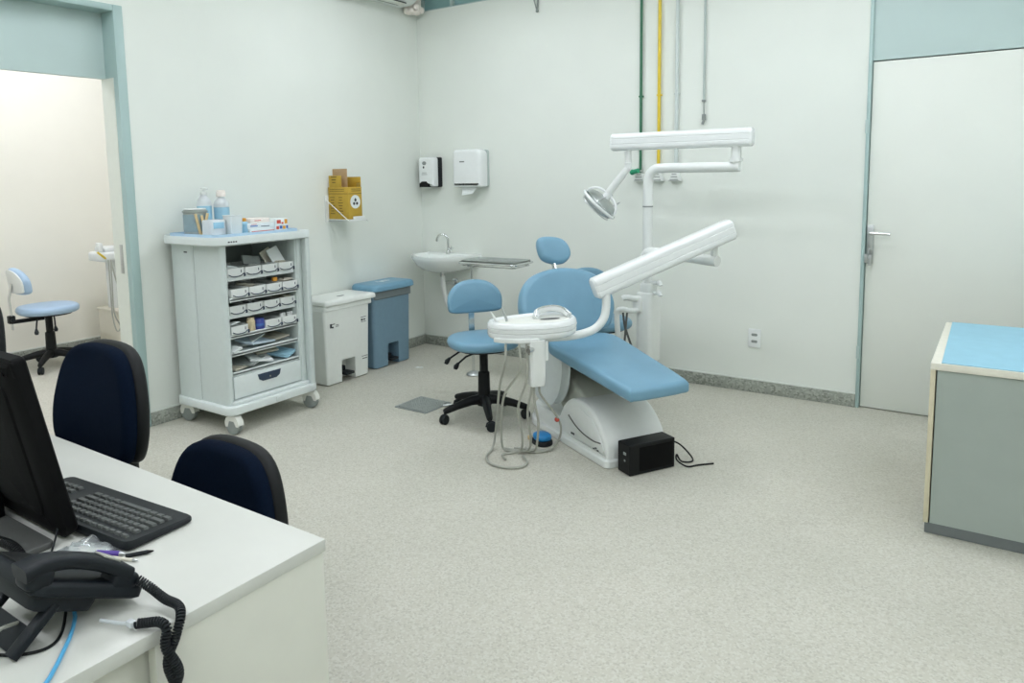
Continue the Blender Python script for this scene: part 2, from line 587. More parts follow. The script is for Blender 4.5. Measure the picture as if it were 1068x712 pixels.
# ceiling hook wires
hk = Mesh()
hk.tube([(-3.01, YB - 0.01, 2.83), (-2.99, YB - 0.012, 2.76), (-2.972, YB - 0.012, 2.70)], 0.005, 6)
hk.tube([(-2.955, YB - 0.012, 2.83), (-2.962, YB - 0.012, 2.76), (-2.968, YB - 0.012, 2.70)], 0.007, 6)
hk.ball((-2.968, YB - 0.014, 2.695), 0.012, n=6)
single(hk, 'wall_hook', 'mid_grey', 'small grey metal hook high on the back wall', 'hook', (-2.97, YB, 2.69))

# gas pipes with outlets
def gas_pipe(x, r, matname, lab, z0, name='gas_pipe'):
    m = Mesh().cyl((x, YB - 0.018, z0), (x, YB - 0.018, ZC - 0.002), r, n=12)
    t = thing(name, lab, 'pipe', (x, YB, z0), 0)
    m.build('pipe', matname, t)
    for z in (2.0, 2.72):
        Mesh().box((x, YB - 0.012, z), (r * 2 + 0.012, 0.024, 0.012), bev=0.003).build('pipe_clip', matname, t)
    return t
gas_pipe(-2.124, 0.0095, 'green_pipe', 'thin green gas pipe running down the back wall', 1.47)
gas_pipe(-1.99, 0.0115, 'yellow_pipe', 'yellow gas pipe running down the back wall', 1.47)
gas_pipe(-1.864, 0.0125, 'grey_pipe', 'pale grey pipe on the back wall right of the yellow pipe', 1.47)
cd = thing('conduit', 'thin grey conduit ending in a small dangling connector on the back wall', 'conduit', (-1.672, YB, 1.79))
Mesh().cyl((-1.677, YB - 0.012, 1.94), (-1.677, YB - 0.012, ZC - 0.002), 0.0075, n=10).build('tube', 'conduit', cd)
m = Mesh()
m.tube(spline([(-1.677, YB - 0.012, 1.945), (-1.676, YB - 0.014, 1.90), (-1.674, YB - 0.014, 1.84)], 4), 0.004, 6)
m.box((-1.677, YB - 0.014, 1.94), (0.024, 0.02, 0.014), bev=0.003)
m.box((-1.674, YB - 0.016, 1.832), (0.024, 0.02, 0.04), RY(0), bev=0.004)
m.cyl((-1.674, YB - 0.016, 1.815), (-1.684, YB - 0.016, 1.785), 0.009, n=8)
m.build('connector', 'mid_grey', cd)

def gas_outlet(x, lab, knob=False):
    t = thing('gas_outlet', lab, 'gas outlet', (x, YB, 1.44), 0, 'gas outlets on the back wall')
    poly = [(-0.043, -0.03), (0.043, -0.03), (0.024, 0.026), (-0.024, 0.026)]
    m = Mesh()
    mt = T(x, YB, 1.44) @ RX(PI / 2)
    m.slab(poly, 0.0, 0.05, mt, 0.006)
    m.build('cover', 'white', t)
    r = Mesh()
    for z in (-0.02, 0.0, 0.018):
        w = 0.036 - z * 0.5
        r.box((x, YB - 0.051, 1.44 + z), (w * 1.3, 0.005, 0.005), bev=0.002)
    r.build('slot', 'mid_grey', t)
    Mesh().cyl((x, YB - 0.02, 1.475), (x, YB - 0.02, 1.49), 0.018, n=12).build('collar', 'silver', t)
    if knob:
        k = Mesh()
        k.cyl((x - 0.03, YB - 0.09, 1.475), (x + 0.02, YB - 0.10, 1.485), 0.017, n=14)
        k.ball((x - 0.03, YB - 0.09, 1.475), 0.02, n=7)
        k.build('valve', 'green_knob', t)
        Mesh().cyl((x, YB - 0.05, 1.48), (x + 0.005, YB - 0.10, 1.485), 0.008, n=8).build('stem', 'silver', t)
gas_outlet(-2.124, 'wall gas outlet with a green valve under the green pipe', True)
gas_outlet(-1.99, 'wall gas outlet under the yellow pipe')
gas_outlet(-1.864, 'wall gas outlet under the pale grey pipe')

# electric socket
so = thing('power_socket', 'white electric socket plate low on the back wall', 'socket', (-1.312, YB, 0.365))
Mesh().slab(rrect(0.082, 0.124, 0.008), 0, 0.01, T(-1.312, YB, 0.366) @ RX(PI / 2), 0.003).build('plate', 'white_gloss', so)
m = Mesh()
for z in (0.39, 0.345):
    m.slab(rrect(0.04, 0.018, 0.008), 0.009, 0.0115, T(-1.312, YB, z) @ RX(PI / 2), 0.001)
m.build('receptacle', 'mid_grey', so)

# soap dispenser
sd = thing('soap_dispenser', 'white soap dispenser with black lever on the back wall by the corner', 'soap dispenser', (-3.99, YB, 1.375))
RXW = RX(PI / 2)
m = Mesh()
m.slab(rrect(0.165, 0.245, (0.022, 0.022, 0.01, 0.01), 5), 0.02, 0.115, T(-4.018, YB, 1.507) @ RXW, 0.02)
m.build('cover', 'white_gloss', sd)
m = Mesh()
m.slab(rrect(0.172, 0.25, 0.012, 4), -0.003, 0.05, T(-4.015, YB, 1.504) @ RXW, 0.004)
m.build('back_plate', 'black_soft', sd)
m = Mesh()
m.slab([(-0.055, -0.022), (0.05, -0.022), (0.05, 0.005), (0.028, 0.012), (0.015, 0.026), (-0.03, 0.026), (-0.055, 0.008)], 0.06, 0.128, T(-4.025, YB, 1.402) @ RXW, 0.006)
m.build('push_lever', 'black', sd)
Mesh().slab(ellipse(0.022, 0.016, 2, 16), 0.1145, 0.1165, T(-4.03, YB, 1.58) @ RXW).build('emblem', 'mid_grey', sd)
Mesh().slab(ellipse(0.008, 0.011, 2, 12), 0.1145, 0.1168, T(-4.037, YB, 1.546) @ RXW).build('level_window', 'ink_grey', sd)
m = Mesh()
for i, w in enumerate((0.05, 0.06)):
    m.box((-4.03, YB - 0.1157, 1.50 - i * 0.014), (w, 0.0015, 0.004))
m.build('printed_text', 'mid_grey', sd)

# paper towel dispenser
pt = thing('paper_towel_dispenser', 'large white paper towel dispenser with a sheet hanging out', 'towel dispenser', (-3.575, YB, 1.37))
m = Mesh()
m.slab(rrect(0.285, 0.305, (0.05, 0.035, 0.015, 0.015), 6), 0.005, 0.125, T(-3.586, YB, 1.53) @ RXW, 0.03, 5)
m.build('cover', 'white_gloss', pt)
m = Mesh().slab(rrect(0.283, 0.30, 0.02, 4), -0.003, 0.02, T(-3.584, YB, 1.528) @ RXW, 0.003)
m.build('back_plate', 'conduit', pt)
m = Mesh()
rr = []
for i, (z, yy) in enumerate(((1.385, -0.085), (1.36, -0.088), (1.335, -0.094), (1.312, -0.104))):
    w = 0.155 - i * 0.012
    rr.append([Vector((-3.66 + 0.004 * i, YB + yy, z)), Vector((-3.66 + w, YB + yy, z + 0.004 * i)), Vector((-3.66 + w, YB + yy + 0.003, z + 0.004 * i)), Vector((-3.66 + 0.004 * i, YB + yy + 0.003, z))])
m.rings(rr)
m.build('paper_sheet', 'paper', pt)
m = Mesh()
for i in range(5):
    m.box((-3.645 + i * 0.010, YB - 0.1258, 1.583), (0.007, 0.0015, 0.009))
m.build('maker_mark', 'ink_grey', pt)
Mesh().box((-3.615, YB - 0.1258, 1.402), (0.005, 0.002, 0.018), bev=0.001).build('lock_slot', 'mid_grey', pt)

# hand basin
sk = thing('wash_basin', 'white ceramic wall basin in the corner with a chrome swan neck tap', 'sink', (-3.80, YB, 0.66))
def basin_outline(k, back):
    pts = []
    for i in range(25):
        a = PI + PI * i / 24
        pts.append((k * 0.265 * math.copysign(abs(math.cos(a)) ** 0.85, math.cos(a)), -0.17 + k * 0.25 * math.sin(a)))
    pts.append((k * 0.265, back))
    pts.append((-k * 0.265, back))
    return pts
m = Mesh()
bw = T(-3.80, YB, 0)
outer = [(1.0, 0, 0.825), (1.0, 0, 0.805), (0.96, 0, 0.785), (0.86, 0, 0.745), (0.66, 0, 0.705), (0.42, 0, 0.685)]
inner = [(0.95, -0.05, 0.826), (0.90, -0.09, 0.815), (0.84, -0.095, 0.78), (0.7, -0.1, 0.735), (0.5, -0.12, 0.712), (0.12, -0.15, 0.706)]
rr = []
for k, bk, z in reversed(outer):
    rr.append([bw @ Vector((p[0], p[1], z)) for p in basin_outline(k, 0.002)])
for k, bk, z in inner:
    rr.append([bw @ Vector((p[0], p[1], z)) for p in basin_outline(k, bk)])
m.rings(rr)
m.build('basin', 'porcelain', sk)
fx, fy = -3.83, YB - 0.07
m = Mesh()
m.cyl((fx, fy, 0.822), (fx, fy, 0.85), 0.02, 0.014, n=14)
m.tube(spline([(fx, fy, 0.84), (fx, fy, 0.90), (fx - 0.004, fy, 0.95), (fx - 0.03, fy - 0.012, 0.982), (fx - 0.065, fy - 0.03, 0.978), (fx - 0.085, fy - 0.04, 0.95), (fx - 0.088, fy - 0.042, 0.925)], 5), 0.0095, 10)
fa = m.build('tap', 'chrome', sk)
m = Mesh()
m.cyl((fx, fy, 0.855), (fx + 0.035, fy - 0.01, 0.865), 0.009, n=10)
for a in range(3):
    q = a * 2 * PI / 3
    m.cyl((fx + 0.042, fy - 0.012, 0.867), (fx + 0.05, fy - 0.012 + 0.022 * math.cos(q), 0.867 + 0.022 * math.sin(q)), 0.005, n=6)
m.build('tap_handle', 'chrome', fa)
m = Mesh()
m.cyl((-3.81, YB - 0.18, 0.69), (-3.81, YB - 0.18, 0.63), 0.024, 0.02, n=14)
m.cyl((-3.81, YB - 0.18, 0.59), (-3.81, YB - 0.003, 0.57), 0.016, n=12)
m.lathe([(0.001, 0), (0.035, 0), (0.035, 0.012), (0.018, 0.016)], T(-3.81, YB - 0.001, 0.57) @ RX(PI / 2))
m.build('drain_pipe', 'chrome', sk)
m = Mesh()
m.tube(spline([(-3.81, YB - 0.18, 0.655), (-3.808, YB - 0.18, 0.60), (-3.80, YB - 0.175, 0.52), (-3.79, YB - 0.16, 0.44), (-3.785, YB - 0.14, 0.40), (-3.785, YB - 0.06, 0.385), (-3.785, YB - 0.002, 0.385)], 5), 0.021, 12)
m.build('waste_hose', 'white', sk)

# sharps container in its wire holder
sh = thing('sharps_box', 'yellow cardboard sharps box hanging on the left wall', 'sharps container', (-4.05, 3.9, 1.15))
x0, x1, y0, y1, z0, z1 = XL + 0.012, -3.945, 3.835, 3.975, 1.165, 1.40
Mesh().span((x0, x1), (y0, y1), (z0, z1), bev=0.003).build('box', 'yellow_card', sh)
Mesh().box(((x0 + x1) / 2 - 0.03, y0 + 0.004, z1 + 0.040), (0.13, 0.004, 0.09), bev=0.001).build('flap', 'yellow_card', sh)
Mesh().box(((x0 + x1) / 2, y1 - 0.003, z1 + 0.035), (0.20, 0.004, 0.08), bev=0.001).build('flap', 'yellow_card', sh)
Mesh().box((-4.075, 3.885, 1.44), (0.15, 0.005, 0.19), bev=0.001).build('divider', 'brown_card', sh, label='brown cardboard divider sticking up')
m = Mesh()
m.slab(ellipse(0.05, 0.05, 2, 24), 0, 0.002, T(x1, 3.905, 1.292) @ RZ(PI / 2) @ RX(PI / 2))
m.box((x1 - 0.03, 3.9705, 1.415), (0.04, 0.001, 0.03))
m.build('white_disc', 'paper', sh)
m = Mesh()
mk = T(x1 + 0.0025, 3.905, 1.292) @ RZ(PI / 2) @ RX(PI / 2)
m.slab(ellipse(0.008, 0.014, 2, 12), 0, 0.001, mk @ T(0, 0.014, 0))
for q in range(3):
    a = PI / 2 + q * 2 * PI / 3
    m.slab(ellipse(0.011, 0.011, 2, 12), 0, 0.001, mk @ T(0.017 * math.cos(a), -0.004 + 0.017 * math.sin(a), 0))
m.build('hazard_symbol', 'ink_grey', sh)
m = Mesh()
for z in (1.372, 1.385):
    m.box((x1 + 0.0006, 3.915, z), (0.001, 0.09, 0.004))
    m.box((-4.06, y0 - 0.0006, z), (0.15, 0.001, 0.003))
m.box((x1 + 0.0006, 3.905, 1.352), (0.001, 0.135, 0.003))
m.box((-4.05, y0 - 0.0006, 1.352), (0.2, 0.001, 0.003))
for i in range(7):
    for j in range(2):
        m.box((-4.11 + j * 0.085, y0 - 0.0006, 1.325 - i * 0.02), (0.05 - 0.01 * ((i + j) % 3), 0.001, 0.004))
for i in range(3):
    m.box((-4.09, y0 + 0.0015, 1.475 - i * 0.02), (0.06 - 0.012 * i, 0.001, 0.005))
m.build('printed_text', 'ink', sh)
hw = Mesh()
wy0, wy1 = y0 - 0.022, y1 + 0.02
hw.tube(spline([(XL + 0.002, wy0, 1.31), (XL + 0.01, wy0, 1.308), (x1 + 0.005, wy0, 1.165), (x1 + 0.02, wy0 + 0.01, 1.155), (x1 + 0.022, wy1 - 0.01, 1.155), (x1 + 0.01, wy1, 1.158), (XL + 0.01, wy1, 1.308), (XL + 0.002, wy1, 1.31)], 4), 0.0035, 8)
hw.span((XL + 0.006, x1 + 0.018), (y0 - 0.005, y1 + 0.01), (1.155, 1.163), bev=0.002)
hw.span((x1 + 0.012, x1 + 0.018), (y0 + 0.03, y1 + 0.01), (1.155, 1.185), bev=0.002)
hw.span((XL + 0.001, XL + 0.008), (y0 - 0.03, y1 + 0.03), (1.14, 1.34), bev=0.002)
single(hw, 'wire_holder', 'white', 'white wire holder on the left wall carrying the yellow sharps box', 'holder', (XL, 3.9, 1.155))

# ------------------------------------------------------------------ pedal bins
wbn = thing('pedal_bin', 'white plastic pedal bin with flat lid beside the cart', 'trash bin', (-4.0, 3.705, 0))
m = Mesh()
def bin_body(x0, x1, yc, w0, w1, z1, nw, nh, r):
    """tapered bin whose +X front wall has a pedal notch of width nw and height nh"""
    m = Mesh()
    t = 0.006
    d0, d1 = (x1 - x0) * 0.94, (x1 - x0)
    a = rrect(d0, w0, r, 9)
    b = rrect(d1, w1, r, 9)
    cx = (x0 + x1) / 2
    rr = [[Vector((cx + p[0], yc + p[1], 0.006)) for p in inset(a, 0.004)],
          [Vector((cx + p[0], yc + p[1], 0.012)) for p in a],
          [Vector((cx + p[0], yc + p[1], z1)) for p in b],
          [Vector((cx + p[0], yc + p[1], z1)) for p in inset(b, 0.01)]]
    m.rings(rr)
    bm = m.bm
    # cut the notch as a recess
    cut = Mesh()
    cut.span((x1 - 0.11, x1 + 0.05), (yc - nw / 2, yc + nw / 2), (-0.02, nh), bev=0.008)
    return m, cut

def boolean_cut(body, cut):
    me_c = bpy.data.meshes.new('cutter')
    bmesh.ops.recalc_face_normals(cut.bm, faces=cut.bm.faces)
    cut.bm.to_mesh(me_c)
    cut.bm.free()
    oc = bpy.data.objects.new('cutter', me_c)
    COL.objects.link(oc)
    me_b = bpy.data.meshes.new('body')
    bmesh.ops.recalc_face_normals(body.bm, faces=body.bm.faces)
    body.bm.to_mesh(me_b)
    ob = bpy.data.objects.new('body', me_b)
    COL.objects.link(ob)
    md = ob.modifiers.new('cut', 'BOOLEAN')
    md.operation = 'DIFFERENCE'
    md.object = oc
    md.solver = 'EXACT'
    dg = bpy.context.evaluated_depsgraph_get()
    res = bpy.data.meshes.new_from_object(ob.evaluated_get(dg))
    body.bm.clear()
    body.bm.from_mesh(res)
    for o, me in ((ob, me_b), (oc, me_c)):
        bpy.data.objects.remove(o)
        bpy.data.meshes.remove(me)
    bpy.data.meshes.remove(res)
    return body

bd, cut = bin_body(-4.135, -3.86, 3.70, 0.41, 0.45, 0.54, 0.135, 0.165, 0.02)
boolean_cut(bd, cut)
bd.build('body', 'bin_white', wbn, sharp=14)
m = Mesh()
m.loft(rrect(0.29, 0.472, 0.02, 4), [(0.006, 0.535), (0, 0.54), (0, 0.565), (0.006, 0.573)], T(-4.0, 3.718, 0))
m.build('rim', 'bin_white', wbn)
m = Mesh()
m.loft(rrect(0.31, 0.51, 0.03, 5), [(0.012, 0.573), (0.0, 0.579), (0.0, 0.598), (0.006, 0.608), (0.016, 0.613), (0.026, 0.615)], T(-3.995, 3.735, 0))
m.build('lid', 'bin_white', wbn)
m = Mesh()
m.box((-3.90, 3.705, 0.055), (0.09, 0.085, 0.02), RY(0), bev=0.006)
m.box((-3.96, 3.705, 0.07), (0.06, 0.05, 0.06), bev=0.006)
m.build('pedal', 'black_soft', wbn)
m = Mesh()
lx = -3.862
for (y, z, w, h) in ((3.555, 0.44, 0.045, 0.006), (3.54, 0.43, 0.02, 0.03), (3.557, 0.418, 0.016, 0.012), (3.60, 0.43, 0.03, 0.004), (3.60, 0.42, 0.03, 0.004),
                     (3.86, 0.445, 0.055, 0.004), (3.845, 0.425, 0.02, 0.014), (3.87, 0.425, 0.02, 0.010), (3.86, 0.41, 0.05, 0.004),
                     (3.865, 0.15, 0.06, 0.004), (3.865, 0.132, 0.05, 0.006)):
    dx = (z - 0.54) * 0.016
    m.box((lx + dx * 0.9 + 0.0015, y, z), (0.002, w, h), bev=0.0005)
m.build('label', 'ink_grey', wbn)
m = Mesh()
for dy, w in ((-0.02, 0.022), (0.008, 0.02), (0.026, 0.01)):
    m.box((-3.945, 3.72 + dy, 0.6155), (0.018, w, 0.001))
m.build('lid_mark', 'ink_grey', wbn)

bbn = thing('pedal_bin', 'blue plastic pedal bin with lighter blue lid in the corner', 'trash bin', (-4.02, 4.19, 0))
bd, cut = bin_body(-4.125, -3.89, 4.21, 0.40, 0.43, 0.60, 0.125, 0.18, 0.03)
boolean_cut(bd, cut)
bd.build('body', 'blue_bin', bbn, sharp=14)
m = Mesh()
m.loft(rrect(0.245, 0.44, 0.035, 5), [(0.004, 0.54), (0, 0.545), (0, 0.60), (0.004, 0.605)], T(-4.005, 4.222, 0))
m.build('rim', 'smoke_band', bbn)
m = Mesh()
m.loft(rrect(0.275, 0.475, 0.055, 6), [(0.012, 0.60), (0, 0.606), (0, 0.63), (0.006, 0.642), (0.018, 0.651), (0.035, 0.654), (0.05, 0.655)], T(-4.0, 4.232, 0))
m.build('lid', 'blue_lid', bbn)
m = Mesh()
m.box((-3.915, 4.21, 0.05), (0.07, 0.09, 0.02), bev=0.006)
m.box((-3.96, 4.21, 0.06), (0.05, 0.05, 0.05), bev=0.006)
m.build('pedal', 'black_soft', bbn)
m = Mesh()
for (dx, dy, sx, sy) in ((-0.02, -0.05, 0.03, 0.012), (0, -0.035, 0.03, 0.012), (0.01, -0.01, 0.02, 0.03), (-0.015, 0.0, 0.02, 0.03), (0.0, 0.03, 0.035, 0.012), (0.005, 0.055, 0.02, 0.02), (-0.02, 0.04, 0.012, 0.03)):
    m.box((-4.0 + dx, 4.23 + dy, 0.6555), (sx, sy, 0.001))
m.build('lid_mark', 'paper', bbn)

# ------------------------------------------------------------------ supply cart
ct = thing('supply_cart', 'pale grey medical supply cart on casters against the left wall', 'cart', (-3.86, 2.82, 0))
CX0, CX1, CY0, CY1 = -4.12, -3.575, 2.49, 3.165
m = Mesh()
m.slab(rrect(CX1 - CX0, CY1 - CY0, 0.06, 6, (CX0 + CX1) / 2, (CY0 + CY1) / 2), 0.115, 0.165, ID, 0.008)
m.slab(rrect(0.50, 0.60, 0.05, 6, (CX0 + CX1) / 2, (CY0 + CY1) / 2), 0.165, 0.185, ID, 0.004)
m.box((CX1 - 0.001, 2.83, 0.14), (0.012, 0.03, 0.03), bev=0.003)
m.build('base_frame', 'cart_light', ct)
m = Mesh()
m.slab(rrect(0.22, 0.055, 0.018, 4, -3.985, 2.535), 0.16, 1.098)
m.slab(rrect(0.265, 0.045, (0.02, 0.01, 0.01, 0.02), 4, -3.752, 2.5395), 0.165, 1.098)
m.build('side_panel', 'cart_grey', ct)
Mesh().span((-3.882, -3.872), (2.517, 2.52), (0.17, 1.09)).build('side_groove', 'mid_grey', ct)
m = Mesh()
m.slab(rrect(0.45, 0.045, 0.012, 4, -3.855, 3.092), 0.165, 1.098)
m.span((-3.715, -3.64), (3.062, 3.085), (0.165, 1.098), bev=0.004)
m.slab(rrect(0.05, 0.035, 0.010, 4, -3.605, 3.118), 0.165, 1.098)
m.build('side_panel', 'cart_grey', ct)
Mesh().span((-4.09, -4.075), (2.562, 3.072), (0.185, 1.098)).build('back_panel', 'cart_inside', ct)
# top with rounded overhang
top_poly = rrect(0.575, 0.695, (0.035, 0.03, 0.12, 0.09), 8, -3.862, 2.80)
m = Mesh()
m.loft(top_poly, [(0.03, 1.094), (0.006, 1.098), (0, 1.104), (0, 1.132), (0.005, 1.138), (0.03, 1.139)])
m.rings([[Vector((p[0], p[1], z)) for p in inset(top_poly, d)] for d, z in ((0.0, 1.132), (0.002, 1.147), (0.010, 1.147), (0.012, 1.132))], closed=True)
m.build('cart_top', 'cart_light', ct)
m = Mesh()
for i, w in enumerate((0.012, 0.010, 0.012, 0.011)):
    m.box((CX1 - 0.0005 + 0.0005, 2.545 + i * 0.016, 1.118), (0.002, w, 0.008))
m.box((-3.94, 2.5065, 1.05), (0.03, 0.002, 0.008))
m.build('maker_mark', 'ink_grey', ct)
SHZ = (0.902, 0.786, 0.683, 0.566, 0.461, 0.346)
SX = (-3.655, -3.625, -3.655, -3.645, -3.645, -3.64)
for z, xf in zip(SHZ, SX):
    m = Mesh()
    m.span((-4.072, xf), (2.565, 3.06), (z - 0.012, z - 0.004))
    m.span((xf - 0.012, xf), (2.565, 3.06), (z - 0.020, z + 0.004), bev=0.003)
    m.build('shelf', 'cart_light', ct)
dr = Mesh()
dr.span((-4.05, -3.63), (2.566, 3.058), (0.192, 0.322), bev=0.003)
do = dr.build('drawer', 'cart_light', ct)
m = Mesh()
hp_ = [(-0.085, 0.02), (-0.075, -0.012), (-0.05, -0.026), (0.05, -0.026), (0.075, -0.012), (0.085, 0.02)]
m.slab(list(hp_), -0.004, 0.006, T(-3.63, 2.815, 0.285) @ RZ(PI / 2) @ RX(PI / 2), 0.002)
m.build('handle', 'navy_handle', do)
Mesh().cyl((-3.63, 2.815, 0.279), (-3.62, 2.815, 0.279), 0.006, n=12).build('lock', 'chrome', do)
for (cx, cy, a) in ((-4.075, 2.545, 0.3), (-3.62, 2.535, 0.15), (-4.075, 3.115, 0.2), (-3.625, 3.115, 0.25)):
    m = Mesh()
    w = T(cx, cy, 0.0) @ RZ(a)
    m.slab([(-0.045, 0.05), (-0.047, 0.075), (-0.035, 0.1), (0.0, 0.112), (0.03, 0.105), (0.046, 0.08), (0.05, 0.055), (0.036, 0.055), (0.02, 0.085), (-0.02, 0.085), (-0.033, 0.05)], -0.022, 0.022, w @ T(0.01, 0, 0) @ RX(PI / 2), 0.004)
    m.cyl(w @ Vector((0.01, 0, 0.098)), w @ Vector((0.01, 0, 0.116)), 0.018, n=12)
    co = m.build('caster', 'off_white', ct)
    m = Mesh()
    for s in (-1, 1):
        m.lathe([(0.02, 0), (0.043, 0.001), (0.048, 0.005), (0.048, 0.013), (0.043, 0.017), (0.02, 0.018)], w @ T(0.01, s * 0.0125 + 0.009, 0.048) @ RX(PI / 2), 24)
    m.build('wheel', 'mid_grey', co)

# trays on the cart shelves
def storage_tray(w, name='storage_tray', label='', z=0, x=-3.7, y=0, d=0.30, h=0.052):
    t = thing(name, label, 'tray', (x, y, z), 0, 'white storage trays on the cart shelves')
    m = Mesh()
    P = rrect(d, w, 0.008, 3, -d / 2, 0)
    L = [(0.006, 0.0), (0.001, 0.006), (0, h), (0.004, h), (0.005, 0.006)]
    m.loft(P, L)
    m.build('tray', 'white', t, local=True)
    c = Mesh()
    pts = [(0.001, -w * 0.44, h * 0.34), (0.003, -w * 0.25, h * 0.13), (0.0035, 0, h * 0.08), (0.003, w * 0.25, h * 0.13), (0.001, w * 0.44, h * 0.34)]
    c.tube(spline(pts, 4), 0.0028, 6)
    c.box((0.001, w * 0.30, h * 0.62), (0.002, 0.004, h * 0.3))
    c.box((-0.012, w * 0.5 + 0.001, 0.010), (0.03, 0.008, 0.020), bev=0.002)
    c.build('front_clip', 'navy_handle', t, local=True)
    return t
pos = ('leftmost', 'second from left', 'third from left', 'rightmost')
sh_n = ('top', 'second', 'third', 'fourth')
contents = {(0, 0): 'packets', (0, 1): 'dark', (0, 2): 'dark', (0, 3): 'packets', (1, 0): 'dark', (1, 1): 'packets', (1, 2): 'dark', (1, 3): 'packets', (2, 0): 'dark', (2, 1): 'clear', (2, 2): 'dark', (2, 3): 'packets', (3, 0): 'packets', (3, 2): 'dark', (3, 3): 'rolls'}
TW = 0.122
def packets(x, y, z, n, mt, seedv, sx=0.10, sy=0.06, tilt=0.25, label=None, group=None):
    rd = random.Random(seedv)
    m = Mesh()
    for i in range(n):
        w = T(x + rd.uniform(-0.06, 0.02), y + rd.uniform(-0.02, 0.02), z + i * 0.007 + 0.006) @ RZ(rd.uniform(-0.5, 0.5)) @ RY(rd.uniform(-tilt, tilt) * 0.5) @ RX(rd.uniform(-tilt, tilt))
        q = rrect(sx * rd.uniform(0.8, 1.1), sy * rd.uniform(0.8, 1.1), 0.006, 2)
        m.loft(q, [(0, -0.001), (-0.0, 0.001), (0.012, 0.006)], w)
    return m
for r in range(4):
    for k in range(4):
        y = 2.577 + TW * (k + 0.5) - 0.003
        if r == 3 and k == 1:
            continue
        kind = contents[(r, k)]
        z = SHZ[r] + 0.002
        x = SX[r] + 0.006
        note = {'packets': 'holding pale packets', 'dark': 'holding dark instruments', 'clear': 'holding clear plastic bags', 'rolls': 'holding white rolls'}[kind]
        p_txt = pos[k] if r < 3 else {0: 'leftmost', 2: 'second from right', 3: 'rightmost'}[k]
        storage_tray(TW - 0.006, label='white storage tray %s on the %s cart shelf, %s' % (p_txt, sh_n[r], note), z=z, x=x, y=y)
        if kind == 'packets':
            single(packets(x - 0.08, y, z + 0.036, 3, None, r * 7 + k, 0.12, 0.07), 'sterile_packets', 'paper_beige' if k else 'paper', 'pale packets lying in the %s tray of the %s cart shelf' % (p_txt, sh_n[r]), 'packet', (x - 0.08, y, z + 0.03), kind='stuff')
        elif kind == 'dark':
            m = Mesh()
            rd = random.Random(r * 5 + k)
            for i in range(9):
                yy = y + rd.uniform(-0.045, 0.045)
                m.cyl((x - 0.22, yy + rd.uniform(-0.01, 0.01), z + 0.028 + rd.uniform(0, 0.02)), (x - 0.03, yy, z + 0.03 + rd.uniform(0, 0.016)), 0.004, n=6)
            single(m, 'instruments', 'grate', 'thin metal instruments in the %s tray of the %s cart shelf' % (p_txt, sh_n[r]), 'instrument', (x - 0.1, y, z + 0.02), kind='stuff')
        elif kind == 'clear':
            single(packets(x - 0.07, y, z + 0.038, 5, None, 31, 0.10, 0.09, 0.8), 'plastic_bags', 'frost', 'crumpled clear bags in the second tray of the third cart shelf', 'bag', (x - 0.07, y, z + 0.03), kind='stuff')
        else:
            for i in range(4):
                single(Mesh().cyl((x - 0.03 - 0.012 * (i % 2), y - 0.042 + i * 0.027, z + 0.008), (x - 0.03 - 0.012 * (i % 2), y - 0.042 + i * 0.027, z + 0.068), 0.011, n=12), 'cotton_roll', 'white', 'white rolls standing in the rightmost tray of the fourth cart shelf', 'cotton roll', (x - 0.03, y - 0.042 + i * 0.027, z + 0.008), group='white rolls in the fourth shelf tray')
# tall packets in the top row and the yellow sachet in the second row
m = Mesh()
m.box((-3.715, 2.985, 0.995), (0.012, 0.085, 0.11), T(-3.715, 2.985, 0.97) @ RX(0.32) @ RY(-0.35) @ T(3.715, -2.985, -0.97), bev=0.004)
single(m, 'paper_packet', 'paper', 'white paper packet standing tilted in the top right cart tray', 'packet', (-3.715, 2.985, 0.94))
m = Mesh()
m.box((-3.76, 2.965, 0.99), (0.01, 0.08, 0.10), T(-3.76, 2.965, 0.97) @ RX(0.45) @ RY(-0.3) @ T(3.76, -2.965, -0.97), bev=0.004)
single(m, 'paper_packet', 'paper_beige', 'greyish paper packet behind the tilted white packet in the cart', 'packet', (-3.76, 2.965, 0.94))
m = Mesh()
m.box((-3.78, 2.84, 0.975), (0.02, 0.13, 0.06), T(-3.78, 2.84, 0.97) @ RX(-0.15) @ RY(-0.4) @ T(3.78, -2.84, -0.97), bev=0.008)
single(m, 'plastic_pouch', 'mid_grey', 'dark grey pouch lying on the top row of cart trays', 'pouch', (-3.78, 2.84, 0.95))
m = Mesh().box((-3.675, 2.925, 0.855), (0.02, 0.03, 0.024), bev=0.003)
single(m, 'sachet', 'ink_orange', 'small orange sachet on the second row of cart trays', 'sachet', (-3.675, 2.925, 0.843))
# jars on the fourth shelf
zj = SHZ[3] + 0.002
m = Mesh().lathe([(0.001, 0), (0.024, 0), (0.026, 0.004), (0.026, 0.06), (0.022, 0.064), (0.022, 0.078), (0.001, 0.079)], T(-3.675, 2.735, zj), 20)
single(m, 'jar', 'beige_jar', 'small beige jar on the fourth cart shelf', 'jar', (-3.675, 2.735, zj))
bj = thing('jar', 'dark blue jar on the fourth cart shelf beside the beige jar', 'jar', (-3.68, 2.797, zj))
Mesh().lathe([(0.001, 0), (0.031, 0), (0.033, 0.004), (0.033, 0.052), (0.030, 0.056), (0.030, 0.064), (0.001, 0.065)], T(-3.68, 2.797, zj), 22).build('body', 'blue_jar', bj)
m = Mesh()
m.lathe([(0.0336, 0.02), (0.0336, 0.036)], T(-3.68, 2.797, zj), 22, False, False)
m.build('label', 'ink_blue', bj)
